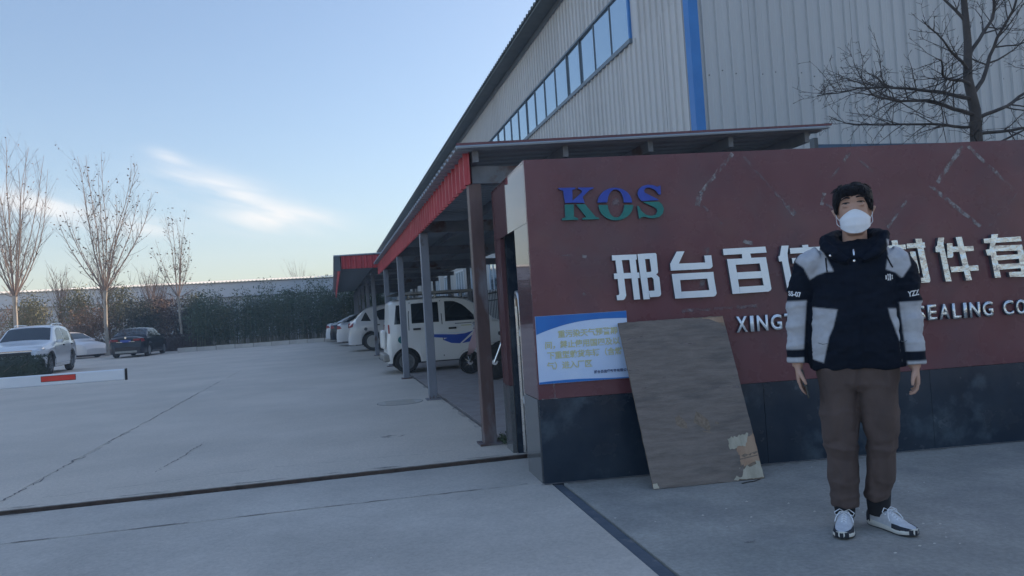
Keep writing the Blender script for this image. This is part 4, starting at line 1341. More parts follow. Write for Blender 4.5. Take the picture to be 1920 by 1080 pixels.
def wheel(parent, x, y, r, w, side, rim='rim', spokes=5, rim_r=.64):
    """tyre with a spoked rim facing outward (side +1 / -1 along y)"""
    s = side
    prof = [(r * .62, -w * .5), (r * .9, -w * .5), (r * .985, -w * .36), (r, 0), (r * .985, w * .36), (r * .9, w * .5), (r * .66, w * .5), (r * .62, w * .35)]
    o = MB().lathe([(a, b * s) for a, b in prof], (x, y, r), 'Y', 28).build('wheel', 'tyre', parent, 35)
    mb = MB()
    R1 = r * rim_r
    mb.lathe([(R1, s * w * .36), (R1 * 1.03, s * w * .5), (R1 * .90, s * w * .5), (R1 * .86, s * w * .28), (R1 * .86, s * w * .2), (R1, s * w * .2)], (x, y, r), 'Y', 28)
    for k in range(spokes):
        q = 2 * math.pi * (k + .25) / spokes
        c, si = math.cos(q), math.sin(q)
        hw = R1 * .11
        pts = []
        for rad, wd in ((R1 * .1, hw * 1.2), (R1 * .95, hw * .8)):
            for e in (-1, 1):
                pts.append((x + c * rad - si * wd * e, r + si * rad + c * wd * e))
        a, b, c2, d = pts
        y0, y1 = y + s * w * .21, y + s * w * .46
        mb.add([(a[0], y0, a[1]), (b[0], y0, b[1]), (d[0], y0, d[1]), (c2[0], y0, c2[1]), (a[0], y1, a[1]), (b[0], y1, b[1]), (d[0], y1, d[1]), (c2[0], y1, c2[1])],
               [(0, 1, 2, 3), (4, 7, 6, 5), (0, 4, 5, 1), (1, 5, 6, 2), (2, 6, 7, 3), (3, 7, 4, 0)])
    mb.lathe([(R1 * .18, s * w * .2), (R1 * .16, s * w * .48), (0, s * w * .49)], (x, y, r), 'Y', 12)
    mb.build('rim', rim, o, 35)
    dk = MB().lathe([(R1 * .92, s * w * .16), (R1 * .92, s * w * .18), (0, s * w * .18)], (x, y, r), 'Y', 20)
    dk.build('brake_disc', 'black_plastic', o)
    return o


def make_car(label, cat, loc, rz, sh, paint, windows, shield, rear_glass, tail, rim='rim', spokes=5, group=None, name='parked_car', head=True, dark_sills=False):
    t = thing(name, label, cat, loc, rz, group)
    sh.body().build('body', paint, t, 38)
    xs = sh.stations()
    MB().box(.25, sh.L - .25, -interp(sh.width, sh.L / 2) + .16, interp(sh.width, sh.L / 2) - .16, sh.zb - .03, .62).build('underbody', 'black_plastic', t)
    W = interp(sh.width, sh.L / 2)
    for xw in sh.wheels:
        for s in (-1, 1):
            wheel(t, xw, s * (interp(sh.width, xw) * .955 - .105), sh.wr, .20, s, rim, spokes)
            sh.side_patch([(xw + (sh.wr + sh.arch) * math.cos(q), sh.wr + (sh.wr + sh.arch) * math.sin(q)) for q in [math.pi * (1 - k / 16) for k in range(17)]],
                          [(xw + (sh.wr + sh.arch + .05) * math.cos(q), sh.wr + (sh.wr + sh.arch + .05) * math.sin(q)) for q in [math.pi * (1 - k / 16) for k in range(17)]], .005, s, 16, 1).build('wheel_arch', 'black_plastic' if dark_sills else paint, t, 60)
    for wn in windows:
        for s in (-1, 1):
            sh.side_patch(wn[0], wn[1], .004, s).build('side_window', 'car_glass', t, 60)
    for g, nm in ((shield, 'windscreen'), (rear_glass, 'rear_window')):
        if g:
            sh.top_patch(*g[:4], .006, g[4]).build(nm, 'car_glass', t, 60)
    for s in (-1, 1):
        if tail:
            sh.side_patch(tail[0], tail[1], .008, s, 6, 4).build('tail_lamp', 'tail_red', t, 60)
    return t


def handle(t, sh, x, z, w=.16):
    for s in (-1, 1):
        y = sh.side_y(x, z)
        MB().box(x - w / 2, x + w / 2, s * y - .004, s * y + s * .028 if s > 0 else s * y + .004, z - .02, z + .02).build('door_handle', 'black_plastic', t, bevel=.006) if s > 0 else \
            MB().box(x - w / 2, x + w / 2, s * y - .028, s * y + .004, z - .02, z + .02).build('door_handle', 'black_plastic', t, bevel=.006)


def seam(t, sh, pts, w=.008, m='black_plastic'):
    """door shut line down a flank, both sides"""
    for s in (-1, 1):
        mb = MB()
        vs = []
        for x, z in pts:
            for e in (-w / 2, w / 2):
                vs.append((x + e, s * (sh.side_y(x, z) + .0035), z))
        mb.add(vs, [(2 * k, 2 * k + 1, 2 * k + 3, 2 * k + 2) for k in range(len(pts) - 1)])
        mb.build('door_seam', m, t)


def mirror(t, sh, x, z, m):
    for s in (-1, 1):
        y = sh.side_y(x, z)
        mb = MB()
        mb.loft([[(x + a * .07 * f, s * (y + d), z + .04 + b * .055 * f) for a, b in ((-1, -1), (1, -1), (1.1, 0), (.9, 1), (-.8, 1))] for d, f in ((.0, .35), (.06, .9), (.17, 1.0), (.2, .6))])
        mb.build('wing_mirror', m, t, 50)


FACE_RIGHT = 0.0
# --- small cream electric van, nose towards the warehouse
van = CarShape(3.05,
               [(0, .62), (.02, 1.12), (.06, 1.44), (.16, 1.50), (.6, 1.535), (1.3, 1.54), (1.65, 1.50), (1.95, 1.33), (2.25, 1.06), (2.55, .92), (2.85, .82), (3.0, .68), (3.05, .5)],
               [(0, .98), (1.9, .985), (2.4, .95), (3.05, .8)],
               [(0, .60), (.05, .66), (.2, .69), (1.8, .70), (2.5, .68), (2.85, .60), (3.05, .46)],
               [.38, 2.40], zb=.22, tumble=.14, wheel_r=.245, arch=.045, crown=.03)
vt = make_car('small cream electric van with blue side stripe parked under the carport', 'van', (1.06, 16.22, YZ + .006), FACE_RIGHT, van, 'van_cream',
              [([(.16, 1.02), (.38, 1.02)], [(.22, 1.41), (.38, 1.42)]),
               ([(.52, 1.02), (1.09, 1.02)], [(.53, 1.43), (1.09, 1.44)]),
               ([(1.22, 1.02), (1.84, 1.02)], [(1.23, 1.44), (1.34, 1.445), (1.45, 1.43), (1.58, 1.37), (1.71, 1.26), (1.83, 1.12)])],
              (1.72, 2.2, .56, .60, (.5, .86)), None, None, 'rim_dark', 5, name='electric_van')
for s in (-1, 1):
    seams = MB()
seam(vt, van, [(.46, .52), (.455, .9), (.46, 1.2), (.50, 1.46)], .014)
seam(vt, van, [(1.155, .30), (1.155, .7), (1.15, 1.1), (1.14, 1.47)], .016)
seam(vt, van, [(1.86, .42), (1.88, .7), (1.86, 1.02)], .012)
handle(vt, van, .62, .90)
handle(vt, van, 1.36, .875)
mirror(vt, van, 1.90, 1.04, 'black_plastic')
for s in (-1, 1):
    van.side_patch([(.92, .71), (1.42, .65)], [(.90, .77), (1.43, .735)], .004, s, 6, 2).build('side_stripe', 'decal_blue', vt)
    van.side_patch([(1.14, .64), (1.32, .56), (1.50, .54)], [(1.44, .735), (1.62, .745), (1.80, .79)], .0045, s, 8, 4).build('side_stripe', 'decal_blue', vt)
    van.side_patch([(1.54, .54), (1.70, .56)], [(1.81, .73), (1.88, .70)], .0045, s, 4, 4).build('side_stripe', 'decal_blue', vt)
    van.side_patch([(1.0, .765), (1.6, .765)], [(1.0, .775), (1.72, .775)], .004, s, 6, 1).build('side_stripe', 'decal_pale', vt)
    van.side_patch([(1.42, .955), (1.78, .955)], [(1.42, .97), (1.78, .97)], .004, s, 6, 1).build('badge', 'trim_dark', vt)
    van.side_patch([(1.55, .905), (1.76, .905)], [(1.55, .925), (1.76, .925)], .004, s, 6, 1).build('badge', 'sign_yellow', vt)
    n = 18
    cc = [(.29 + .075 * math.cos(2 * math.pi * k / n), .70 + .075 * math.sin(2 * math.pi * k / n)) for k in range(n)]
    MB().add([(x_, s * (van.side_y(x_, z_) + .006), z_) for x_, z_ in cc], [tuple(range(n))]).build('filler_cap', 'decal_teal', vt)
    van.side_patch([(.04, .24), (2.95, .24)], [(.04, .30), (2.95, .30)], .006, s, 24, 1) if False else None
    van.side_patch([(.72, .225), (2.05, .225)], [(.72, .285), (2.05, .285)], .008, s, 12, 1).build('sill_trim', 'van_cream', vt, 60)
    van.side_patch([(.03, .84), (.06, .84)], [(.03, 1.02), (.06, 1.02)], .010, s, 2, 4).build('tail_lamp', 'tail_red', vt)
MB().box(-.10, .0, -.34, .20, .52, .92).build('spare_cover', 'van_cream', vt, bevel=.05)
MB().box(-.09, .08, -.62, .62, .26, .42).build('rear_bumper', 'steel_dull', vt, bevel=.03)
MB().tube([(-.12, -.5, .30), (-.12, .5, .30)], .02, 8).build('tow_bar', 'chrome', vt)
rack = MB().box(.34, 1.85, -.60, .60, 1.625, 1.675)
rack.build('roof_panel', 'steel_dull', vt)
for xx in (.5, 1.05, 1.6):
    for s in (-1, 1):
        MB().box(xx - .02, xx + .02, s * .5 - .02, s * .5 + .02, 1.53, 1.626).build('rack_foot', 'steel', vt)
MB().loft([[(.10, -.58, 1.625), (.10, .58, 1.625), (.10, .58, 1.635), (.10, -.58, 1.635)], [(.335, -.58, 1.625), (.335, .58, 1.625), (.335, .58, 1.70), (.335, -.58, 1.70)]]).build('roof_deflector', 'black_plastic', vt)

# --- cars nosed in under the second carport (rear ends towards the drive)
SED_TOP = [(0, .52), (.015, .80), (.06, .96), (.18, 1.02), (.62, 1.06), (.95, 1.22), (1.35, 1.40), (1.85, 1.455), (2.4, 1.44), (2.75, 1.36), (3.35, 1.03), (3.6, .97), (4.25, .86), (4.48, .74), (4.58, .5)]
SED_BELT = [(0, .93), (1, .96), (3.3, .92), (4.58, .7)]
SED_W = [(0, .66), (.06, .76), (.25, .84), (.8, .88), (3.6, .88), (4.2, .82), (4.45, .70), (4.58, .56)]
sedan = CarShape(4.58, SED_TOP, SED_BELT, SED_W, [.92, 3.62], zb=.2, tumble=.40, wheel_r=.315, arch=.055)
SED_WIN = [([(1.02, 1.00), (1.62, .985)], [(1.30, 1.31), (1.62, 1.385)]), ([(1.70, .985), (2.42, .975)], [(1.70, 1.39), (2.42, 1.385)]), ([(2.48, .975), (3.18, .965)], [(2.48, 1.38), (2.70, 1.33)])]
SED_TAIL = ([(.03, .76), (.24, .79)], [(.05, .92), (.14, .95)])
SED_RG = (.66, 1.30, .60, .56, (-.55, .83))
SED_WS = (2.72, 3.32, .55, .66, (.5, .86))
SUV_TOP = [(0, .52), (.01, .80), (.06, .98), (.24, 1.14), (.56, 1.47), (.80, 1.58), (1.4, 1.655), (2.1, 1.645), (2.5, 1.56), (3.12, 1.14), (3.4, 1.08), (4.1, .97), (4.32, .82), (4.40, .55)]
SUV_BELT = [(0, 1.02), (1, 1.06), (3.1, 1.0), (4.4, .8)]
SUV_W = [(0, .68), (.06, .80), (.25, .87), (.9, .905), (3.4, .90), (4.0, .84), (4.3, .70), (4.40, .56)]
suv = CarShape(4.40, SUV_TOP, SUV_BELT, SUV_W, [.86, 3.50], zb=.25, tumble=.30, wheel_r=.34, arch=.06)
SUV_WIN = [([(.46, 1.10), (.82, 1.08)], [(.62, 1.38), (.66, 1.41)]), ([(1.12, 1.10), (1.75, 1.08)], [(.98, 1.42), (1.30, 1.50), (1.75, 1.56)]), ([(1.82, 1.08), (2.72, 1.05)], [(1.82, 1.565), (2.10, 1.56), (2.42, 1.46)])]

t = make_car('white compact SUV backed out of its bay, with spoked alloy rear wheel showing', 'car', (.52, 28.55, YZ + .006), 0, suv, 'car_white', SUV_WIN,
             (2.46, 3.08, .58, .68, (.5, .86)), (.27, .62, .62, .54, (-.7, .7)), ([(.02, .86), (.16, .90)], [(.03, 1.02), (.20, 1.06)]), 'rim', 7)
handle(t, suv, 1.05, .93)
seam(t, suv, [(1.22, .42), (.95, .8), (.92, 1.05)])
seam(t, suv, [(1.80, .30), (1.79, .7), (1.79, 1.1)])
for s in (-1, 1):
    cc = [(.62 + .06 * math.cos(2 * math.pi * k / 14), .80 + .06 * math.sin(2 * math.pi * k / 14)) for k in range(14)]
    MB().add([(x_, s * (suv.side_y(x_, z_) + .006), z_) for x_, z_ in cc], [tuple(range(14))]).build('filler_cap', 'trim_dark', t)
t = make_car('white saloon car with triangular red tail lamp parked next to the white SUV', 'car', (.12, 35.5, YZ + .006), 0, sedan, 'car_white', SED_WIN, SED_WS, SED_RG, SED_TAIL)
t = make_car('dark saloon car between two white saloons under the far carport', 'car', (-.18, 39.8, YZ + .006), 0, sedan, 'car_black', SED_WIN, SED_WS, SED_RG, SED_TAIL)
t = make_car('farthest white saloon at the end of the row under the carport', 'car', (-.42, 43.2, YZ + .006), 0, sedan, 'car_white2', SED_WIN, SED_WS, SED_RG, SED_TAIL)

# --- cars on the left of the yard
t = make_car('large white SUV facing the camera behind the clipped hedge', 'car', (-10.25, 31.2, YZ), R(-86), suv, 'car_white2', SUV_WIN, (2.46, 3.10, .62, .74, (.5, .86)), None,
             ([(.02, .86), (.16, .90)], [(.03, 1.02), (.20, 1.06)]), 'rim_dark', 5, dark_sills=True)
handle(t, suv, 1.05, .96)
handle(t, suv, 2.02, .95)
seam(t, suv, [(1.80, .34), (1.79, .7), (1.79, 1.1)])
seam(t, suv, [(2.86, .34), (2.84, .7), (2.78, 1.0)])
mirror(t, suv, 2.80, 1.05, 'car_white2')
for s in (-1, 1):
    suv.side_patch([(3.98, .86), (4.28, .80)], [(3.92, .925), (4.29, .845)], .010, s, 8, 2).build('head_lamp', 'lamp_clear', t)
    suv.side_patch([(4.02, .62), (4.26, .60)], [(4.02, .72), (4.26, .70)], .010, s, 6, 2).build('fog_lamp', 'lamp_clear', t)
    suv.side_patch([(1.25, .30), (3.05, .30)], [(1.25, .36), (3.05, .36)], .012, s, 12, 1).build('side_step', 'chrome', t)
    MB().tube([(.75, s * .55, 1.665), (.9, s * .56, 1.70), (2.0, s * .56, 1.705), (2.25, s * .55, 1.66)], .018, 6).build('roof_rail', 'chrome', t)
MB().box(4.385, 4.412, -.52, .52, .70, .80).build('grille', 'black_plastic', t)
MB().box(4.388, 4.415, -.55, .55, .815, .845).build('grille_bar', 'chrome', t)
MB().box(4.39, 4.416, -.55, .55, .845, .855).build('light_bar', 'tail_red', t)
MB().box(4.36, 4.41, -.60, .60, .38, .62).build('front_bumper', 'black_plastic', t, bevel=.02)

t = make_car('white saloon car half hidden behind the large white SUV', 'car', (-16.1, 47.4, YZ), R(-38), sedan, 'car_white', SED_WIN, SED_WS, SED_RG, SED_TAIL)
mirror(t, sedan, 3.05, .97, 'car_white')
seam(t, sedan, [(2.45, .30), (2.45, .7), (2.45, .98)])

t = make_car('black saloon car parked by the hedge with its rear and red tail lamps showing', 'car', (-9.98, 40.3, YZ), R(87), sedan, 'car_black', SED_WIN, SED_WS, (.68, 1.32, .66, .60, (-.55, .83)), SED_TAIL)
mirror(t, sedan, 3.05, .97, 'car_black')
for s in (-1, 1):
    MB().box(-.012, .06, s * .50 - .15, s * .50 + .15, .81, .92).build('tail_lamp', 'tail_red', t, bevel=.02)
    MB().box(-.016, .04, s * .28 - .14, s * .28 + .14, .775, .79).build('chrome_strip', 'chrome', t)
MB().box(-.014, .03, -.24, .24, .76, .88).build('number_plate', 'plate_blue', t)
MB().lathe([(.05, -.02), (.05, .03), (0, .03)], (0, 0, .985), 'X', 16).build('emblem', 'chrome', t)
MB().tube([(1.9, 0, 1.47), (1.86, 0, 1.57)], .012, 6).build('aerial', 'black_plastic', t)
for s in (-1, 1):
    MB().box(1.1, 3.0, s * .58 - .01, s * .58 + .01, 1.40, 1.41) if False else None
MB().box(-.01, .05, -.5, .5, .24, .34).build('rear_valance', 'steel_dull', t)


# ------------------------------------------------------------------ two-wheelers between the van and the first post
def spoked(parent, c, r, w, m='tyre'):
    o = MB().lathe([(r * .86, -w), (r, -w * .5), (r, w * .5), (r * .86, w), (r * .84, 0)], c, 'Y', 26).build('wheel', m, parent, 50)
    mb = MB().lathe([(.05, -.03), (.05, .03), (0, .03)], c, 'Y', 10)
    for k in range(10):
        q = math.pi * 2 * k / 10
        mb.tube([(c[0], c[1], c[2]), (c[0] + math.cos(q) * r * .85, c[1], c[2] + math.sin(q) * r * .85)], .005, 4)
    mb.build('spokes', 'chrome', o)
    return o


mc = thing('motorcycle', 'dark motorcycle with chrome stand parked behind the rear cheek of the wall', 'motorcycle', (3.24, 12.35, YZ + .006), R(160))
spoked(mc, (0.62, 0, .30), .30, .05)
spoked(mc, (-.62, 0, .30), .30, .055)
MB().tube([(-.62, .06, .3), (-.2, .05, .42), (.1, 0, .40), (.32, 0, .72), (.36, 0, .84)], .025, 8).build('frame', 'black_plastic', mc, 60)
MB().tube([(.62, .07, .3), (.40, .07, .80), (.36, .05, .95)], .022, 8).tube([(.62, -.07, .3), (.40, -.07, .80), (.36, -.05, .95)], .022, 8).build('fork', 'chrome', mc, 60)
MB().loft([[(.28, s, .80) for s in (-.05, .05)] + [(.28, s, .90) for s in (.05, -.05)], [(.05, s, .74) for s in (-.13, .13)] + [(.05, s, .95) for s in (.1, -.1)], [(-.14, s, .74) for s in (-.08, .08)] + [(-.14, s, .82) for s in (.07, -.07)]]).build('tank', 'car_black', mc, 60)
MB().loft([[(-.12, s, .76) for s in (-.11, .11)] + [(-.12, s, .84) for s in (.10, -.10)], [(-.45, s, .74) for s in (-.13, .13)] + [(-.45, s, .83) for s in (.12, -.12)], [(-.78, s, .78) for s in (-.07, .07)] + [(-.78, s, .84) for s in (.06, -.06)]]).build('seat', 'black_plastic', mc, 60)
MB().tube([(.33, -.36, 1.02), (.36, -.15, .97), (.36, .15, .97), (.33, .36, 1.02)], .014, 8).build('handlebar', 'chrome', mc, 60)
MB().lathe([(.0, -.06), (.085, -.05), (.095, .03), (0, .05)], (.46, 0, .86), 'X', 14).build('head_lamp', 'lamp_clear', mc, 60)
MB().box(-.12, .2, -.13, .13, .26, .56).build('engine', 'steel_dull', mc, bevel=.03)
MB().tube([(.1, -.15, .32), (-.3, -.17, .26), (-.75, -.17, .34)], [.022, .03, .042], 8).build('exhaust', 'chrome', mc, 60)
MB().tube([(-.15, .16, .3), (-.02, .24, .01), (.12, .24, .01)], .012, 6).build('stand', 'chrome', mc, 60)
MB().grid(lambda u, v: (.62 + .34 * math.cos(R(40 + 120 * u)), -.06 + .12 * v, .30 + .34 * math.sin(R(40 + 120 * u))), 10, 3).build('mudguard', 'black_plastic', mc, 60)
MB().box(-1.0, -.62, -.2, .2, .86, 1.12).build('cargo_box', 'black_plastic', mc, bevel=.02)

sc = thing('electric_scooter', 'pale pink electric scooter tucked behind the first carport post', 'scooter', (3.06, 14.1, YZ + .006), R(170))
spoked(sc, (.55, 0, .22), .22, .05)
spoked(sc, (-.5, 0, .22), .22, .05)
MB().loft([[(.60, -.02, .36), (.60, .02, .36), (.52, .03, .36), (.52, -.03, .36)], [(.56, -.17, .55), (.56, .17, .55), (.42, .18, .5), (.42, -.18, .5)], [(.42, -.15, .88), (.42, .15, .88), (.32, .14, .86), (.32, -.14, .86)], [(.36, -.06, .97), (.36, .06, .97), (.30, .06, .96), (.30, -.06, .96)]]).build('front_shield', 'pink_plastic', sc, 60)
MB().box(-.15, .45, -.14, .14, .27, .34).build('footboard', 'black_plastic', sc, bevel=.02)
MB().loft([[(-.05, -.13, .32), (-.05, .13, .32), (-.05, .12, .66), (-.05, -.12, .66)], [(-.5, -.14, .36), (-.5, .14, .36), (-.5, .12, .70), (-.5, -.12, .70)], [(-.78, -.07, .52), (-.78, .07, .52), (-.78, .06, .66), (-.78, -.06, .66)]]).build('rear_body', 'pink_plastic', sc, 60)
MB().box(-.72, -.02, -.13, .13, .70, .78).build('seat', 'black_plastic', sc, bevel=.03)
MB().tube([(.30, -.32, 1.02), (.33, 0, .98), (.30, .32, 1.02)], .016, 8).build('handlebar', 'black_plastic', sc, 60)
MB().lathe([(0, -.04), (.07, -.03), (.075, .02), (0, .04)], (.44, 0, .92), 'X', 14).build('head_lamp', 'lamp_clear', sc, 60)
MB().tube([(.55, .05, .22), (.40, .04, .85)], .02, 8).build('fork', 'black_plastic', sc)
MB().grid(lambda u, v: (.55 + .26 * math.cos(R(20 + 140 * u)), -.07 + .14 * v, .22 + .26 * math.sin(R(20 + 140 * u))), 10, 3).build('mudguard', 'pink_plastic', sc, 60)
# ------------------------------------------------------------------ plants


def leaf_quads(mb, p, s, rnd, star=False):
    a = Vector((rnd.gauss(0, 1), rnd.gauss(0, 1), rnd.gauss(0, 1)))
    if a.length < 1e-3:
        a = Vector((1, 0, 0))
    a.normalize()
    b = a.orthogonal().normalized()
    b.rotate(Matrix.Rotation(rnd.uniform(0, 6.28), 3, a))
    c = a.cross(b)
    if star:
        mb.add([p, p + (b * .5 + c * .55) * s, p + b * s, p + (b * .5 - c * .55) * s], [(0, 1, 2, 3)])
    else:
        mb.add([p - b * s, p + c * s * .38, p + b * s, p - c * s * .38], [(0, 1, 2, 3)])


def plane_tree(label, loc, h, fork, spread, n_lead, seed, leaves, lean=(0, 0), r0=.11):
    """pollarded roadside tree: pale straight trunk, tall bare leaders rising from one head, a few dry leaves"""
    rnd = random.Random(seed)
    t = thing('plane_tree', label, 'tree', loc, 0, 'bare plane trees along the back of the yard')
    k = 7
    pts = [Vector((lean[0] * fork * i / k + rnd.uniform(-.02, .02), lean[1] * i / k, fork * i / k)) for i in range(k + 1)]
    MB().tube([pts[0] - Vector((0, 0, .1))] + pts[1:], [r0 * 1.25] + [r0 * (1.05 - .25 * i / k) for i in range(1, k)] + [r0 * 1.15], 9).build('trunk', 'bark_pale', t, 60)
    head = pts[-1]
    br, lf = MB(), MB()
    tips = []

    def limb(p, d, L, r, depth, up):
        n = 7 if depth == 0 else 4
        path, q = [p], p.copy()
        dd = d.normalized()
        for i in range(n):
            dd = (dd + Vector((rnd.gauss(0, .05), rnd.gauss(0, .05), up))).normalized()
            q = q + dd * (L / n)
            path.append(q.copy())
        br.tube(path, [r * (1 - .82 * i / n) for i in range(n + 1)], 5 if depth == 0 else 3, cap=False)
        if depth < 2:
            m = int(L * (4.2 if depth == 0 else 3.0))
            for j in range(m):
                f = rnd.uniform(.12, .93)
                i = min(int(f * n), n - 1)
                base = path[i].lerp(path[i + 1], f * n - i)
                along = (path[i + 1] - path[i]).normalized()
                side = Vector((rnd.gauss(0, 1), rnd.gauss(0, 1), rnd.gauss(0, .3))).normalized()
                nd = along * rnd.uniform(.7, 1.1) + side * rnd.uniform(.35, .75)
                limb(base, nd, L * rnd.uniform(.16, .36) * (1 - .45 * f), max(.0035, r * .36 * (1 - .6 * f)), depth + 1, .09)
        for q in path[2:]:
            tips.append((q, depth))
    for j in range(n_lead):
        q = 2 * math.pi * (j + rnd.uniform(-.3, .3)) / n_lead
        inner = j % 3 == 0
        sp = spread * (rnd.uniform(.12, .35) if inner else rnd.uniform(.6, 1.05))
        hh = (h - fork) * (rnd.uniform(.86, 1.0) if inner else rnd.uniform(.5, .85))
        d = Vector((math.cos(q) * sp * 2.3, math.sin(q) * sp * 2.3, hh))
        limb(head + Vector((math.cos(q), math.sin(q), 0)) * .05, d, math.hypot(hh, sp) * 1.04, r0 * rnd.uniform(.28, .42), 0, .12)
    for j in range(6):
        q = rnd.uniform(0, 6.28)
        limb(head + Vector((0, 0, -.1)), Vector((math.cos(q), math.sin(q), .35)), rnd.uniform(.9, 1.7), .02, 1, .06)
    br.build('branches', 'twig', t, recalc=False)
    if leaves:
        cand = [p for p, dp in tips if dp >= 1]
        for j in range(leaves):
            p = rnd.choice(cand) + Vector((rnd.gauss(0, .12), rnd.gauss(0, .12), rnd.gauss(0, .12)))
            s = rnd.uniform(.05, .11)
            for e in range(2):
                leaf_quads(lf, p, s, rnd, True)
        lf.build('leaves', 'dry_leaf', t, recalc=False)
    return t


plane_tree('tall bare plane tree standing behind the large white SUV', (-15.35, 42.0, 0), 11.4, 3.45, 1.9, 13, 11, 90)
plane_tree('tall bare plane tree with scattered dry leaves beside the black saloon', (-12.62, 47.0, 0), 11.6, 3.75, 2.0, 13, 12, 330, (.01, 0))
plane_tree('shorter slim plane tree with dry leaves right of the black saloon', (-9.15, 50.0, 0), 8.9, 3.35, 1.0, 9, 13, 220, (-.03, 0), .08)


def far_tree(label, loc, h, seed, n=7, spread=1.3, m='twig'):
    rnd = random.Random(seed)
    t = thing('bare_tree', label, 'tree', loc)
    mb = MB()
    MB().tube([(0, 0, -.1), (0.03, 0, h * .3), (0, .04, h * .55)], [.09, .07, .05], 6).build('trunk', m, t)
    for j in range(n * 5):
        z = h * rnd.uniform(.22, .6)
        q = rnd.uniform(0, 6.28)
        sp = spread * rnd.uniform(.2, 1)
        e = Vector((math.cos(q) * sp, math.sin(q) * sp, min(h, z + h * rnd.uniform(.25, .5))))
        a = Vector((0, 0, z))
        mid = a.lerp(e, .5) + Vector((rnd.gauss(0, .1), rnd.gauss(0, .1), -.1))
        mb.tube([a, mid, e], [.03, .018, .006], 3, cap=False)
        for _ in range(5):
            f = rnd.uniform(.3, 1)
            b = a.lerp(e, f)
            mb.tube([b, b + Vector((rnd.gauss(0, .25), rnd.gauss(0, .25), rnd.uniform(.2, .8)))], [.01, .004], 3, cap=False)
    mb.build('branches', m, t, recalc=False)
    return t


for i, (x, y, h, lab) in enumerate(((-14.2, 53.5, 6.2, 'thin bare tree between the two tall plane trees, in the shrubs'), (-12.0, 55.0, 5.6, 'small bare tree behind the tall leafy plane tree'), (-16.5, 52.0, 5.9, 'bare brushy tree at the left edge behind the tall plane tree'),
                                    (-10.9, 52.5, 4.9, 'small twiggy tree between the two leafy plane trees'))):
    far_tree(lab, (x, y, 0), h, 30 + i)
far_tree('distant bare tree whose crown rises above the far hall roof', (-4.9, 124.0, 0), 11.4, 44, 12, 3.2)


def shrub(name, label, cat, loc, dims, n, ls, m, seed, stem='twig', clump=6, group=None, conical=False, box=False):
    """leaf mass: leaves gathered in clumps through a rough ellipsoid, on a few stems"""
    rnd = random.Random(seed)
    t = thing(name, label, cat, loc, 0, group)
    lf, st = MB(), MB()
    cl = []
    for _ in range(clump * 8):
        while True:
            a = Vector((rnd.uniform(-1, 1), rnd.uniform(-1, 1), rnd.uniform(-1, 1)))
            if box or a.length < 1:
                break
        z = (a.z * .5 + .5)
        f = (1 - .8 * z) if conical else 1
        cl.append(Vector((a.x * dims[0] * f, a.y * dims[1] * f, dims[2] * (.08 + .86 * z))))
    for j in range(n):
        c = rnd.choice(cl)
        s = .34 * min(dims[0], 1.0)
        p = c + Vector((rnd.gauss(0, s), rnd.gauss(0, s), rnd.gauss(0, s * .8)))
        if box:
            p.x = max(-dims[0], min(dims[0], p.x)) + rnd.gauss(0, .02)
            p.z = min(p.z, dims[2]) + rnd.gauss(0, .025)
            p.y = max(-dims[1], min(dims[1], p.y)) + rnd.gauss(0, .02)
        if p.z < .02:
            p.z = rnd.uniform(.02, .3)
        leaf_quads(lf, p, ls * rnd.uniform(.6, 1.3), rnd)
    for c in cl[::2]:
        a = Vector((c.x * .25, c.y * .25, -.05))
        st.tube([a, a.lerp(c, .55) + Vector((0, 0, -.08)), c], [.02, .014, .005], 4, cap=False)
    lf.build('foliage', m, t, recalc=False)
    if box:                                   # the dense twiggy inside of a clipped hedge
        MB().grid(lambda u, v: (lerp(-dims[0], dims[0], u) * .96, -dims[1] * .8 * math.cos(math.pi * v) + .04 * noise.noise(Vector((u * 40, v * 9, seed))), dims[2] * .9 * math.sin(math.pi * v) ** .35 + .04 * noise.noise(Vector((u * 50, v * 12, 3)))), 60, 14).build('inner_twigs', m, t)
    st.build('stems', stem, t, recalc=False)
    return t


G = 'shrubs behind the parked cars'
sh_list = [(-17.2, 49, 1.7, 4.0, 'leaf_olive', 'olive shrub at the far left edge behind the large white SUV'), (-15.3, 51.5, 1.7, 4.6, 'leaf_olive', 'tall olive evergreen behind the first plane tree'),
           (-14.3, 49.6, 1.4, 3.1, 'leaf_brown', 'brown bushy shrub between the first two plane trees'), (-13.3, 52.6, 1.7, 4.7, 'leaf_olive', 'olive conifer-like shrub behind the second plane tree trunk'),
           (-11.9, 50.4, 1.1, 3.4, 'leaf_dark', 'dark green shrub right beside the second plane tree trunk'), (-11.0, 51.6, 1.4, 3.5, 'leaf_brown', 'brown twiggy shrub above the black saloon roof'),
           (-9.9, 52.4, 1.3, 3.3, 'leaf_maroon', 'dark maroon shrub behind the slim plane tree'), (-8.3, 51.0, 1.2, 2.7, 'leaf_dark', 'dark shrub just right of the slim plane tree'),
           (-18.6, 52, 1.8, 3.5, 'leaf_brown', 'reddish brown shrub cut by the left picture edge'), (-9.3, 55.5, 1.3, 4.0, 'leaf_olive', 'yellowish olive shrub seen past the slim plane tree')]
for i, (x, y, r_, h, m, lab) in enumerate(sh_list):
    shrub('shrub', lab, 'shrub', (x, y, .05), (r_, r_ * .8, h), 4200, .075, m, 70 + i, group=G, conical=(m == 'leaf_olive'))
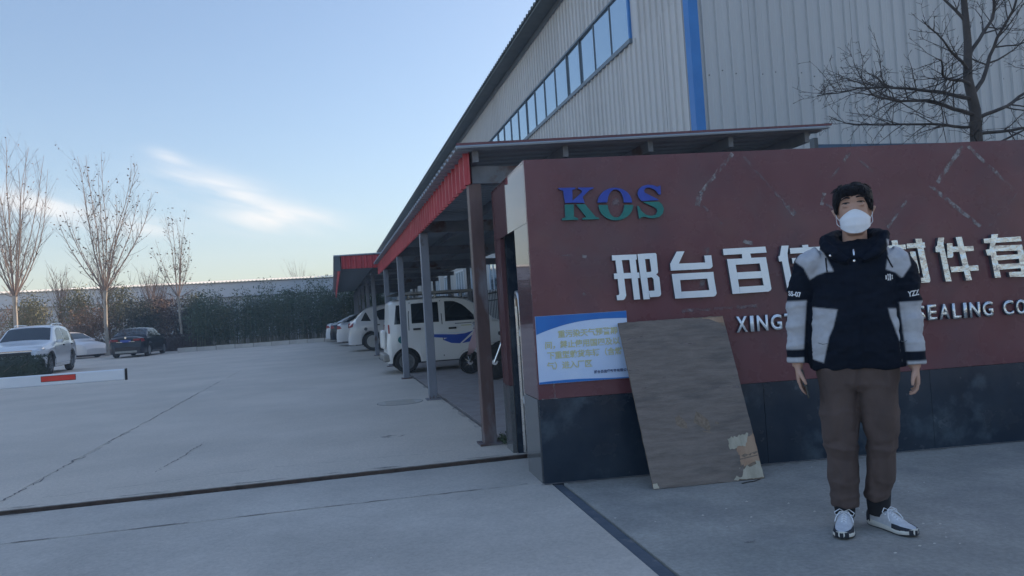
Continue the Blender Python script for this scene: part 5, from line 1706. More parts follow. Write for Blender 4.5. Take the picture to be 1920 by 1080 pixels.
# clipped hedges
shrub('hedge', 'clipped maroon hedge running behind the black saloon', 'hedge', (-13.2, 48.9, .02), (1.6, .5, .85), 5200, .05, 'leaf_maroon', 91, box=True, clump=10)
shrub('hedge', 'clipped dark hedge between the black saloon and the kerb', 'hedge', (-8.45, 47.6, .02), (1.25, .6, .92), 5200, .05, 'leaf_maroon', 92, box=True, clump=10)
shrub('hedge', 'low clipped dark hedge in front of the large white SUV', 'hedge', (-10.75, 25.7, .02), (2.1, .4, .68), 13000, .035, 'leaf_dark', 93, box=True, clump=14)

# bamboo thicket behind the kerb: one mass of canes and leaves
rnd = random.Random(17)
lf, cn = MB(), MB()
for j in range(820):
    x = rnd.uniform(-8.0, 3.4)
    y = rnd.uniform(45.8 + x * .06, 49.0)
    hh = (2.9 + 1.0 * noise.noise(Vector((x * .75, y * .3, 3.0))) + .7 * noise.noise(Vector((x * 2.3, y * .6, 9.0)))) * rnd.uniform(.74, 1.16)
    if x < -7.2:
        hh *= .8
    dx, dy = rnd.gauss(0, .16), rnd.gauss(0, .16)
    tip = Vector((x + dx, y + dy, hh))
    mid = Vector((x + dx * .3, y + dy * .3, hh * .55))
    cn.tube([(x, y, .05), mid, tip], [.013, .010, .004], 3, cap=False)
    for k in range(46):
        f = rnd.uniform(.12, 1.03) ** .75
        c = Vector((x, y, .05)).lerp(mid, f / .55) if f < .55 else mid.lerp(tip, (f - .55) / .45)
        w = .11 + .12 * (1 - abs(f - .6))
        leaf_quads(lf, c + Vector((rnd.gauss(0, w), rnd.gauss(0, w), rnd.gauss(0, .1))), rnd.uniform(.05, .10), rnd)
bam = thing('bamboo_thicket', 'dense dark green bamboo thicket growing behind the kerb', 'bamboo')
bam['kind'] = 'stuff'
lf.build('foliage', 'leaf_bamboo', bam, recalc=False)
cn.build('canes', 'cane', bam, recalc=False)
# dry grass along the kerb
gr = MB()
for j in range(2600):
    x = rnd.uniform(-8.2, 1.2)
    y = 43.62 + (x + 8.2) * .146 + abs(rnd.gauss(0, .7))
    s = rnd.uniform(.06, .22)
    a = rnd.uniform(0, 3.14)
    gr.add([(x - .02 * math.cos(a), y - .02 * math.sin(a), .08), (x + .02 * math.cos(a), y + .02 * math.sin(a), .08), (x + rnd.gauss(0, .06), y + rnd.gauss(0, .06), .1 + s)], [(0, 1, 2)])
tag(gr.build('grass', 'dry_grass', recalc=False), 'dry grass along the back of the kerb', 'grass', kind='stuff')
# weeds at the foot of the first post
wd = MB()
for j in range(260):
    x, y = 1.40 + abs(rnd.gauss(0, .07)), 6.60 + rnd.gauss(0, .07)
    leaf_quads(wd, Vector((x, y, YZ + .01 + abs(rnd.gauss(0, .03)))), rnd.uniform(.010, .024), rnd)
tag(wd.build('weeds', 'weed', recalc=False), 'small green weeds at the foot of the rusty front post', 'weeds', kind='stuff')

# ------------------------------------------------------------------ bare spreading tree behind the wall
tr = thing('bare_tree', 'dark leafless spreading tree standing behind the entrance wall', 'tree', (8.45, 8.1, 0))
rnd = random.Random(29)
br, tk = MB(), MB()
P = [Vector(p) for p in ((0, 0, -.1), (.03, 0, 1.4), (0, .03, 2.5), (-.02, .02, 3.1), (-.02, 0, 3.45), (-.07, .03, 3.9), (-.03, .02, 4.4), (-.06, 0, 5.1), (.0, .04, 5.9), (.03, 0, 6.6))]
tk.tube(P, [.13, .10, .082, .075, .068, .058, .047, .036, .024, .014], 9)
tk.build('trunk', 'twig_dark', tr, 60)


def grow(p, d, L, r, depth):
    n = max(3, int(L / .13))
    path, q = [p.copy()], p.copy()
    dd = d.normalized()
    for i in range(n):
        dd = (dd + Vector((rnd.gauss(0, .16), rnd.gauss(0, .16), rnd.gauss(.015, .12)))).normalized()
        q = q + dd * (L / n)
        path.append(q.copy())
    br.tube(path, [max(.0024, r * .86 * (1 - .8 * i / n)) for i in range(n + 1)], 6 if depth == 0 else 4 if depth == 1 else 3, cap=False)
    if depth < 3:
        m = int(L * (11.0, 11.0, 11.0)[depth])
        for j in range(m):
            f = rnd.uniform(.18, 1.0)
            i = min(int(f * n), n - 1)
            base = path[i].lerp(path[i + 1], f * n - i)
            al = (path[i + 1] - path[i]).normalized()
            sd = Vector((rnd.gauss(0, 1), rnd.gauss(0, 1), rnd.gauss(.1, .9))).normalized()
            grow(base, al * .75 + sd * .75, L * rnd.uniform(.22, .48) * (1 - .35 * f), max(.004, r * (1 - .7 * f) * .5), depth + 1)


for base, d, L, r in (((-.02, 0, 3.40), (-1, -.1, .10), 2.2, .034), ((-.05, 0, 3.62), (-1, .15, .0), 2.1, .032), ((-.02, 0, 3.25), (-.9, .3, .0), 1.9, .026), ((-.05, 0, 3.8), (-1, -.25, .12), 1.8, .028), ((-.06, 0, 3.95), (-.8, -.2, .35), 1.25, .028),
                      ((0, 0, 3.35), (1, 0, .35), 2.0, .034), ((-.02, 0, 3.7), (.75, .1, .85), 2.1, .038), ((-.05, 0, 4.2), (.6, .2, .9), 1.9, .034), ((0, 0, 3.15), (.9, -.3, .02), 1.6, .03),
                      ((-.03, 0, 4.6), (-.6, .1, .6), 1.2, .026), ((-.04, 0, 5.0), (.6, -.1, .7), 1.3, .026), ((-.02, 0, 5.4), (-.5, 0, .8), 1.0, .02), ((0, 0, 2.9), (-.8, -.4, .1), 1.2, .02), ((0, 0, 2.95), (.5, -.7, .2), 1.2, .02),
                      ((.3, .1, 2.6), (.8, 0, .55), 1.6, .03)):
    grow(Vector(base), Vector(d), L, r, 0)
br.build('branches', 'twig_dark', tr, recalc=False)
# ------------------------------------------------------------------ the man in front of the wall
PX, PY = 2.53, 3.28
person = thing('person', 'person in black and grey jacket and white face mask standing before the red wall', 'person', (PX, PY, 0), -math.atan2(PX, PY))


def skin_over(mb, voxel, smooth=6, fac=.5):
    """one continuous surface over overlapping closed shapes"""
    o = link('tmp', mb.mesh('tmp'))
    md = o.modifiers.new('r', 'REMESH')
    md.mode = 'VOXEL'
    md.voxel_size = voxel
    sm = o.modifiers.new('s', 'SMOOTH')
    sm.iterations = smooth
    sm.factor = fac
    bpy.context.view_layer.update()
    me = bpy.data.meshes.new_from_object(o.evaluated_get(bpy.context.evaluated_depsgraph_get()))
    old = o.data
    bpy.data.objects.remove(o)
    bpy.data.meshes.remove(old)
    shade(me, 180)
    return me


def displace(me, fn):
    ns = [v.normal.copy() for v in me.vertices]
    for v, n in zip(me.vertices, ns):
        v.co += n * fn(v.co, n)
    me.update()


def oval(cx, cy, z, a, bf, bb, n=28, e=2.3, tilt=0.0):
    """ring: half width a, depth bf to the front (-y) and bb to the back"""
    out = []
    for k in range(n):
        q = 2 * math.pi * k / n
        c, s = math.cos(q), math.sin(q)
        x = math.copysign(abs(c) ** (2 / e), c) * a
        y = math.copysign(abs(s) ** (2 / e), s)
        y = y * (bb if y > 0 else bf)
        out.append((cx + x, cy + y, z + tilt * y))
    return out


def limb_rings(tab, n=20):
    """tab rows: x, y, z, half width, half depth"""
    return [oval(x, y, z, a, b, b, n, 2.1) for x, y, z, a, b in tab]


HC, CH = .062, 1.478                                  # head centre line, chin height
HEAD = [(0, .026, .088, -.03), (.008, .040, .098, .0), (.03, .052, .103, .03), (.06, .062, .104, .055), (.09, .068, .104, .07), (.12, .0725, .102, .085),
        (.145, .075, .098, .092), (.158, .0755, .095, .097), (.175, .076, .100, .10), (.20, .0755, .096, .10), (.225, .068, .083, .09), (.243, .050, .060, .066), (.254, .022, .025, .03)]


def head_at(zr):
    return [interp([(r[0], r[i]) for r in HEAD], zr) for i in (1, 2, 3)]


body = MB()
body.loft([oval(HC, 0, CH + z, a, f, b, 28, 2.15) for z, a, f, b in HEAD])
body.loft([oval(.05, .03, 1.30, .075, .06, .06), oval(.052, .025, 1.38, .062, .058, .06), oval(.058, .02, 1.45, .058, .058, .058), oval(.06, .015, 1.53, .056, .055, .06)])
body.tube([(HC, -.090, CH + .150), (HC, -.096, CH + .128), (HC, -.098, CH + .112), (HC, -.090, CH + .100)], [.008, .010, .013, .010], 10)      # nose
for s in (-1, 1):                                                          # ears
    ec = Vector((HC + s * .083, .012, CH + .115))
    ring = []
    for d, f in ((-.012, .75), (-.004, 1.0), (.006, 1.0), (.010, .8)):
        ring.append([(ec.x + s * (d + .012 * math.sin(q)), ec.y + .017 * f * math.cos(q) + .003, ec.z + .030 * f * math.sin(q)) for q in [2 * math.pi * k / 12 for k in range(12)]])
    body.loft(ring)
    body.tube([(HC + s * .018, -.095, CH + .181), (HC + s * .034, -.098, CH + .184), (HC + s * .052, -.088, CH + .180)], [.006, .008, .005], 8)   # brow ridge
    body.tube([(HC + s * .020, -.094, CH + .146), (HC + s * .038, -.093, CH + .144), (HC + s * .052, -.083, CH + .146)], .006, 8)     # lower lid
# trunk, arms and legs under the clothes
body.loft([oval(.03, .02, .80, .15, .10, .10), oval(.03, .02, .95, .15, .10, .10), oval(.035, .02, 1.15, .16, .11, .11), oval(.045, .02, 1.30, .16, .09, .10), oval(.05, .02, 1.37, .10, .07, .07)])
ARM_L = [(-.150, .02, 1.365), (-.222, .02, 1.16), (-.254, -.012, .90), (-.255, -.02, .83)]
ARM_R = [(.240, .02, 1.345), (.258, .02, 1.14), (.278, -.012, .88), (.279, -.02, .81)]
for A in (ARM_L, ARM_R):
    body.tube(A, [.05, .042, .034, .027], 14)
LEG_L = [(-.06, .02, .82), (-.075, .01, .44), (-.082, .035, .06)]
LEG_R = [(.105, .02, .82), (.108, .03, .44), (.066, .085, .06)]
for A in (LEG_L, LEG_R):
    body.tube(A, [.085, .055, .035], 14)


def hand(w, palm_dir, side, curl, thumb, out):
    """w wrist point; hand hangs down, fingers ranged front to back; side = +1 when the palm faces +x"""
    w = Vector(w)
    kn = w + Vector((out * .4, -.004, -.088))
    body.loft([oval(w.x, w.y, w.z + .03, .024, .026, .026, 14), oval(w.x, w.y - .002, w.z, .021, .028, .028, 14), oval(w.x + out * .15, w.y - .004, w.z - .03, .0165, .037, .036, 14),
               oval(w.x + out * .3, w.y - .004, w.z - .062, .0155, .041, .040, 14), oval(kn.x, kn.y, kn.z, .0125, .040, .039, 14), oval(kn.x, kn.y, kn.z - .008, .008, .034, .034, 14)])
    for i, (yo, ln) in enumerate(((-.030, .074), (-.010, .082), (.011, .076), (.030, .060))):
        p = kn + Vector((0, yo, .010))
        path = [p + Vector((0, 0, .015)), p]
        ang = 0
        q = p.copy()
        for j, f in enumerate((.46, .30, .24)):
            ang += curl[j] * (1 + .06 * i)
            q = q + Vector((side * math.sin(ang), -.04 * (1 if i < 2 else -.6), -math.cos(ang))) * ln * f
            path.append(q.copy())
        body.tube(path, [.0088, .0088, .0082, .0075, .0060], 8)
    t0 = w + Vector((side * .006, -.030, -.028))
    body.tube([t0] + [w + Vector(t) for t in thumb], [.012, .0115, .0095, .0070], 8)


hand((-.252, -.020, .838), 0, 1, (.16, .30, .28), [(.014, -.050, -.050), (.026, -.060, -.074), (.036, -.060, -.096)], .004)
hand((.279, -.020, .822), 0, -1, (.12, .55, .62), [(-.012, -.052, -.048), (-.018, -.062, -.070), (-.020, -.066, -.092)], .012)
bme = skin_over(body, .0042, 4)
bme.materials.append(MATS['skin'])
link('body', bme, person)
bvh_body = BVHTree.FromPolygons([v.co for v in bme.vertices], [tuple(p.vertices) for p in bme.polygons])


def drape(bvh, pts, off, axis=(0, 1, 0), start=-1.0):
    """throw flat points (x, z) from the front on to a surface"""
    out = []
    for x, z in pts:
        h = bvh.ray_cast(Vector((x, start, z)), Vector((0, 1, 0)))
        out.append((x, (h[0].y if h[0] else 0) - off, z))
    return out


def patch(name, bvh, outline, off, m, parent, seg=1):
    P = drape(bvh, outline, off)
    c = drape(bvh, [(sum(p[0] for p in outline) / len(outline), sum(p[1] for p in outline) / len(outline))], off)[0]
    n = len(P)
    return MB().add(P + [c], [(i, (i + 1) % n, n) for i in range(n)]).build(name, m, parent, 180)


# eyes, lids, brows
for s, dz in ((-1, 0), (1, .002)):
    ex, ez = HC + s * .034, CH + .1575 + dz
    al = [(ex + .0155 * math.cos(q), ez + (.0030 if math.sin(q) > 0 else .0024) * math.sin(q) + .0006 * math.cos(q) * s) for q in [2 * math.pi * k / 16 for k in range(16)]]
    e = patch('eye', bvh_body, al, .0012, 'eye_white', person)
    patch('iris', bvh_body, [(ex + .0070 * math.cos(q), ez + .0034 * math.sin(q)) for q in [2 * math.pi * k / 12 for k in range(12)]], .0022, 'eye_dark', e)
    lid = MB()
    top = [(ex + .0185 * t, ez + .0036 * (1 - t * t) + .0004) for t in [-1 + k / 5 for k in range(11)]]
    lid.tube(drape(bvh_body, top, .0016), [.0014, .0022, .0026, .0028, .0028, .0028, .0028, .0028, .0026, .0022, .0014], 6)
    lid.build('eyelid', 'eye_dark', e, 180)
    bt = [(HC + s * (.014 + .040 * t), CH + .1785 + dz + .0075 * math.sin(math.pi * min(1, t * .9 + .12)) - .003 * t) for t in [k / 8 for k in range(9)]]
    MB().tube(drape(bvh_body, bt, .0005), [.0030, .0046, .0050, .0050, .0048, .0044, .0036, .0028, .0016], 6).build('eyebrow', 'hair', person, 180)

# hair: a close cap with ragged fringe made of many locks
rnd = random.Random(4)


def hairline(q):
    """lowest hair (above the chin) by angle; q = 0 to the front, +-pi at the back"""
    if -.8 < q < .8:
        return interp([(-.8, .184), (-.45, .194), (0, .204), (.4, .212), (.65, .205), (.8, .186)], q)
    return interp([(.75, .190), (1.0, .155), (1.25, .118), (1.55, .135), (1.8, .105), (2.3, .07), (3.15, .055)], abs(q))


def scalp(q, zr, off):
    a, f, b = head_at(zr)
    sx, sy = math.sin(q), -math.cos(q)
    k = 1.0
    return Vector((HC + sx * (a + off), sy * ((f if sy < 0 else b) + off), CH + zr + (off * .9 if zr > .2 else 0)))


hr = MB()
NQ, NZ = 120, 22
rows = []
for j in range(NZ + 1):
    row = []
    for i in range(NQ):
        q = -math.pi + 2 * math.pi * i / NQ
        t = j / NZ
        zl = hairline(q)
        zr = lerp(zl, .2535, t ** .85)
        off = .004 + .013 * math.sin(math.pi * min(1, t * .9 + .18)) ** .7 + .0022 * noise.noise(Vector((q * 22, t * 3, 2))) + .004 * noise.noise(Vector((q * 3, t * 3, 7)))
        row.append(scalp(q, zr, off))
    rows.append(row)
hr.loft(rows, cap=True)
for k in range(520):
    front = k < 190
    if front:                                          # fringe: straight locks hanging over the forehead
        q = rnd.uniform(-.80, .80)
        zr = hairline(q) + rnd.uniform(.004, .034)
        d = Vector((rnd.gauss(-.22, .12), -.10, -1.0))
        L = rnd.uniform(.020, .042)
    elif k < 400:                                      # sides and nape, combed down
        q = rnd.uniform(.8, math.pi) * rnd.choice((-1, 1))
        zr = hairline(q) + rnd.uniform(-.002, .05)
        d = Vector((rnd.gauss(0, .08), rnd.gauss(.10, .08), -1.0))
        L = rnd.uniform(.014, .026)
    else:                                              # crown, brushed forward and across
        q = rnd.uniform(-math.pi, math.pi)
        zr = rnd.uniform(.215, .252)
        d = Vector((rnd.gauss(-.5, .3), rnd.gauss(-.6, .3), rnd.gauss(-.12, .06)))
        L = rnd.uniform(.02, .035)
    p = scalp(q, min(zr, .252), .009 + rnd.uniform(0, .006))
    d.normalize()
    out = (p - Vector((HC, 0, CH + .15))).normalized()
    d = (d - out * d.dot(out) * .8).normalized()
    e2 = p + d * L
    if front and e2.z < CH + .184 + .006 * (q > .2):
        continue
    hr.tube([p - d * .004, p + d * L * .55 + out * .0015, e2], [.0030, .0026, .0005], 4, cap=False)
hr.build('hair', 'hair', person, 60)

# face mask: moulded cup, ridge, nose seam, ear loops
mk = MB()


def mask_pt(s, t):
    zt = 1.560 + .042 * (1 - abs(s) ** 1.7)
    zb = 1.482 + .034 * abs(s) ** 2.4
    z = lerp(zb, zt, t)
    bulge = (1 - abs(s) ** 2.2) ** .62
    y = -.058 - .066 * bulge * (.86 + .20 * math.sin(math.pi * min(1, t * 1.05))) - .010 * bulge * (1 - t)
    y += .0025 * abs(math.sin(t * 3 * math.pi)) * bulge
    y -= .003 * math.exp(-(s / .05) ** 2) * (1 if t < .45 else .2)
    return (HC + .002 + .0700 * s * (1 - .05 * (1 - t)), y, z)


mk.grid(lambda u, v: mask_pt(2 * u - 1, v), 32, 22)
mo = mk.build('face_mask', 'mask_white', person, 180)
sd = mo.modifiers.new('thickness', 'SOLIDIFY')
sd.thickness = .0025
sd.offset = 0
for s in (-1, 1):
    for t, ze in ((.85, .135), (.15, .100)):
        a = Vector(mask_pt(s, t))
        b = Vector((HC + s * .083, .004, CH + ze))
        mid = a.lerp(b, .5) + Vector((s * .006, -.008, -.004 if t > .5 else -.010))
        MB().tube([a, mid, b], .0016, 6).build('ear_loop', 'mask_white', mo, 180)
MB().tube([mask_pt(0, .02), (mask_pt(0, .14)[0], mask_pt(0, .14)[1] - .002, mask_pt(0, .14)[2])], .0018, 6).build('seam', 'mask_white', mo)

# jacket
jk = MB()
jk.loft([oval(.026, .02, .815, .222, .135, .13), oval(.026, .02, .84, .228, .142, .135), oval(.028, .02, .95, .226, .148, .14), oval(.032, .02, 1.08, .215, .15, .14), oval(.038, .02, 1.20, .205, .15, .135),
         oval(.044, .02, 1.30, .205, .135, .125), oval(.048, .02, 1.365, .195, .11, .105), oval(.05, .02, 1.42, .145, .088, .09), oval(.052, .025, 1.455, .09, .07, .08)])
SL_L = [(-.105, .02, 1.365), (-.165, .02, 1.345), (-.205, .02, 1.25), (-.224, .018, 1.15), (-.240, .004, 1.02), (-.252, -.012, .91), (-.255, -.018, .850)]
SL_R = [(.195, .02, 1.355), (.238, .02, 1.330), (.262, .02, 1.23), (.266, .018, 1.13), (.272, .004, 1.0), (.278, -.012, .89), (.280, -.018, .826)]
for S in (SL_L, SL_R):
    jk.tube(S, [.075, .080, .074, .066, .058, .0535, .0515], 22)
# hood bunched round the collar
hood = []
for k in range(24):
    q = 2 * math.pi * k / 24
    c, s = math.cos(q), math.sin(q)
    f = max(0, -s)
    hood.append(Vector((.054 + c * (.115 + .012 * max(0, s)) * (1 - .30 * f ** 2), .030 + s * .105 * (1 + .05 * f), 1.462 - .085 * f ** 1.5 + .018 * max(0, s))))
for k in range(24):
    a, b = hood[k], hood[(k + 1) % 24]
    f = max(0, -(a.y - .03) / .105)
    r = .043 - .014 * f
    jk.tube([a, a.lerp(b, .5), b], [r, r, r], 12)
for s in (-1, 1):                                     # folded hood edges running down to the zip
    jk.tube([(.054 + s * .135, .00, 1.475), (.054 + s * .130, -.062, 1.430), (.052 + s * .085, -.104, 1.385), (.050 + s * .030, -.122, 1.348)], [.036, .034, .028, .018], 12)
jme = skin_over(jk, .0062, 5)
ARMS = ((SL_L, -1), (SL_R, 1))


def seg_dist(p, S):
    best = 9
    for a, b in zip(S, S[1:]):
        a, b = Vector(a), Vector(b)
        t = max(0, min(1, (p - a).dot(b - a) / (b - a).length_squared))
        best = min(best, (p - a.lerp(b, t)).length)
    return best


def folds(p, n):
    arm = min(seg_dist(p, SL_L), seg_dist(p, SL_R))
    on_arm = arm < .085 and p.z < 1.22
    if on_arm:
        w = .0065 * fbm((p.x * 9, p.y * 9, p.z * 26), 3) + .004 * math.sin(p.z * 62 + 2.5 * noise.noise(p * 7))
        return w * (1 if p.z > .93 else .3)
    d = .012 * fbm((p.x * 6, p.y * 5, p.z * 9), 3) + .006 * fbm((p.x * 20, p.y * 8, p.z * 26), 2)
    if p.z < .90:
        d += .004 * math.sin(p.x * 60)
    if p.z > 1.36:
        d += .006 * fbm((p.x * 18, p.y * 18, p.z * 14), 2)
    return d


displace(jme, folds)
# centre placket
for v in jme.vertices:
    if v.co.y < -.05 and v.co.z < 1.33:
        g_ = math.exp(-((v.co.x - .040 - .004 * (v.co.z - 1)) / .016) ** 2)
        v.co.y -= .006 * g_
PANELS = [[(-.232, 1.372), (-.191, 1.425), (-.151, 1.445), (-.114, 1.43), (-.087, 1.396), (-.05, 1.305), (-.084, 1.305), (-.129, 1.293), (-.164, 1.271), (-.190, 1.335)],
          [(.197, 1.445), (.24, 1.425), (.288, 1.375), (.296, 1.31), (.252, 1.25), (.225, 1.279), (.183, 1.297), (.199, 1.37)],
          [(-.165, 1.132), (-.046, 1.115), (-.069, 1.033), (-.094, .979), (-.127, .852), (-.165, .864), (-.205, .884), (-.212, 1.025), (-.178, 1.086)],
          [(.18, 1.106), (.215, 1.104), (.238, 1.044), (.256, .991), (.262, .912), (.254, .855), (.226, .842), (.219, .946), (.196, 1.033), (.186, 1.066)]]


def sd_poly(x, z, P):
    d, inside = 9, False
    n = len(P)
    for i in range(n):
        ax, az_ = P[i]
        bx, bz = P[(i + 1) % n]
        ex, ez = bx - ax, bz - az_
        t = max(0, min(1, ((x - ax) * ex + (z - az_) * ez) / (ex * ex + ez * ez)))
        d = min(d, math.hypot(x - ax - ex * t, z - az_ - ez * t))
        if (az_ > z) != (bz > z) and x < (bx - ax) * (z - az_) / (bz - az_) + ax:
            inside = not inside
    return -d if inside else d


GREY, BLK = (.47, .48, .51), (.006, .010, .020)
att = jme.color_attributes.new('panel', 'FLOAT_COLOR', 'POINT')


def step(d, w=.0035):
    return max(0.0, min(1.0, .5 - d / (2 * w)))


for i, v in enumerate(jme.vertices):
    p = v.co
    g_ = 0.0
    for S, s in ARMS:
        if seg_dist(p, S) < .088 and p.z < 1.25 and (s * (p.x - .035) > .175 + .07 * max(0, (1.05 - p.z)) or p.z < .80):
            z = p.z
            top = 1.168 if s < 0 else 1.133
            cx = interp([(q[2], q[0]) for q in reversed(S)], z)
            g_ = step(z - top)
            b0, b1 = (.880, .921) if s < 0 else (.846, .893)
            band = step(z - b1) * step(b0 - z)
            g_ *= 1 - band
            inner = step((p.x - cx) * -s - .034, .004)           # black gusset along the inside of the sleeve
            g_ *= inner
            break
    else:
        if p.y < .06 or p.z > 1.26:
            for k, P in enumerate(PANELS):
                if k < 2 and seg_dist(p, [tuple(h) for h in hood]) < .050:
                    continue
                g_ = max(g_, step(sd_poly(p.x, p.z, P)))
    att.data[i].color = (*[lerp(b, a, g_) for a, b in zip(GREY, BLK)], 1)
jme.materials.append(MATS['jacket'])
jacket = link('jacket', jme, person)
bvh_j = BVHTree.FromPolygons([v.co for v in jme.vertices], [tuple(p.vertices) for p in jme.polygons])
# zip, snaps, cords
MB().tube(drape(bvh_j, [(.047, z) for z in (1.405, 1.39, 1.375)], .004), [.004, .006, .0045], 8).build('zip_pull', 'chrome', jacket)
for x, z in ((-.060, 1.384), (.046, 1.350)):
    p = drape(bvh_j, [(x, z)], .002)[0]
    MB().lathe([(.0055, 0), (.0055, -.003), (0, -.004)], p, 'Y', 10).build('snap', 'chrome', jacket)
for pts in ([(-.083, 1.375), (-.082, 1.34), (-.080, 1.305)], [(.193, 1.36), (.205, 1.325), (.214, 1.305)]):
    MB().tube(drape(bvh_j, pts, .004), .0035, 6).build('draw_cord', 'jacket_black', jacket)
# prints on sleeves and chest


def print_text(body_, x, z, size, slant=0.0, squeeze=1.0):
    me = text_mesh(body_, size, 0, .0012)
    bm = bmesh.new()
    bm.from_mesh(me)
    bmesh.ops.triangulate(bm, faces=bm.faces)
    bm.to_mesh(me)
    bm.free()
    for v in me.vertices:
        px, pz = x + v.co.x * squeeze, z + v.co.y + slant * v.co.x
        h = bvh_j.ray_cast(Vector((px, -1, pz)), Vector((0, 1, 0)))
        v.co = (px, (h[0].y if h[0] else -.05) - .0025, pz)
    me.materials.clear()
    me.materials.append(MATS['print_white'])
    link('print', me, jacket)


print_text('SS-07', -.275, 1.199, .034, -.16, .82)
print_text('YZZ', .273, 1.157, .036, .10, .72)
ex, ez = .195, 1.258
for k in range(4):
    x0 = ex - .0135 + k * .009
    hgt = math.sqrt(max(.00002, .017 ** 2 - (x0 - ex) ** 2))
    patch('emblem', bvh_j, [(x0 - .0034, ez - hgt), (x0 + .0034, ez - hgt * .9), (x0 + .0030 - .002 * (k % 2), ez), (x0 + .0034, ez + hgt * .9), (x0 - .0034, ez + hgt), (x0 - .003 + .002 * (k % 2), ez)], .0025, 'print_white', jacket)
# flap seams of the side pockets
for pts in ([(-.146, .952), (-.125, .945), (-.103, .950)], [(.225, .945), (.240, .940), (.252, .946)]):
    MB().tube(drape(bvh_j, pts, .001), .0016, 5).build('pocket_seam', 'trim_dark', jacket)
# shirt collar inside the jacket
MB().loft([oval(.056, .012, 1.385, .066, .066, .06, 24), oval(.057, .010, 1.425, .064, .066, .06, 24), oval(.058, .012, 1.445, .062, .062, .06, 24)], cap=False).build('shirt_collar', 'shirt', person, 60)

# trousers
tz = MB()
tz.loft([oval(.022, .02, .89, .19, .12, .12), oval(.022, .02, .80, .196, .125, .125), oval(.022, .02, .745, .192, .12, .125), oval(.022, .02, .70, .17, .09, .11)])
tz.loft(limb_rings([(-.068, .018, .82, .105, .115), (-.068, .018, .68, .094, .108), (-.072, .014, .55, .088, .096), (-.077, .008, .45, .083, .088), (-.079, .016, .38, .079, .086), (-.079, .024, .28, .073, .082), (-.078, .030, .17, .067, .078), (-.078, .032, .115, .064, .076)], 26))
tz.loft(limb_rings([(.108, .018, .82, .105, .115), (.109, .020, .68, .094, .108), (.110, .020, .55, .082, .096), (.110, .022, .45, .072, .086), (.105, .034, .38, .070, .085), (.094, .052, .28, .067, .081), (.076, .072, .18, .064, .077), (.070, .078, .140, .063, .075)], 26))
tme = skin_over(tz, .0065, 5)


def creases(p, n):
    d = .011 * fbm((p.x * 9, p.y * 7, p.z * 4.5), 3) + .004 * fbm((p.x * 16, p.y * 14, p.z * 9), 2)
    for zk, amp, wob in ((.405, .006, 3.0), (.44, -.006, 2.2), (.37, -.004, 4.0), (.73, .003, 3), (.60, .004, 2), (.24, .004, 3), (.165, .005, 5)):
        zz = p.z - zk - .035 * noise.noise(Vector((p.x * 14, p.y * 9, zk * 30))) - .05 * abs(p.x - .016) * (1 if zk < .6 else -1)
        d += amp * math.exp(-(zz / .013) ** 2) * (.5 + .9 * max(0, noise.noise(Vector((p.x * 11 + zk * 9, p.y * 8, zk * 17))) + .35))
    return d


displace(tme, creases)
for v in tme.vertices:                                # fly fold
    if v.co.y < 0 and .5 < v.co.z < .82:
        v.co.y += .010 * math.exp(-((v.co.x - .015 - .10 * (v.co.z - .72)) / .009) ** 2)
tme.materials.append(MATS['trousers'])
link('trousers', tme, person)

# shoes
SOLE = [(0, .020), (.04, .030), (.12, .0355), (.3, .036), (.5, .040), (.68, .0465), (.8, .046), (.9, .037), (.96, .025), (1, .010)]
UPH = [(0, .072), (.06, .088), (.14, .086), (.22, .074), (.32, .082), (.42, .092), (.52, .078), (.66, .058), (.8, .044), (.92, .033), (1, .022)]
FL = .288


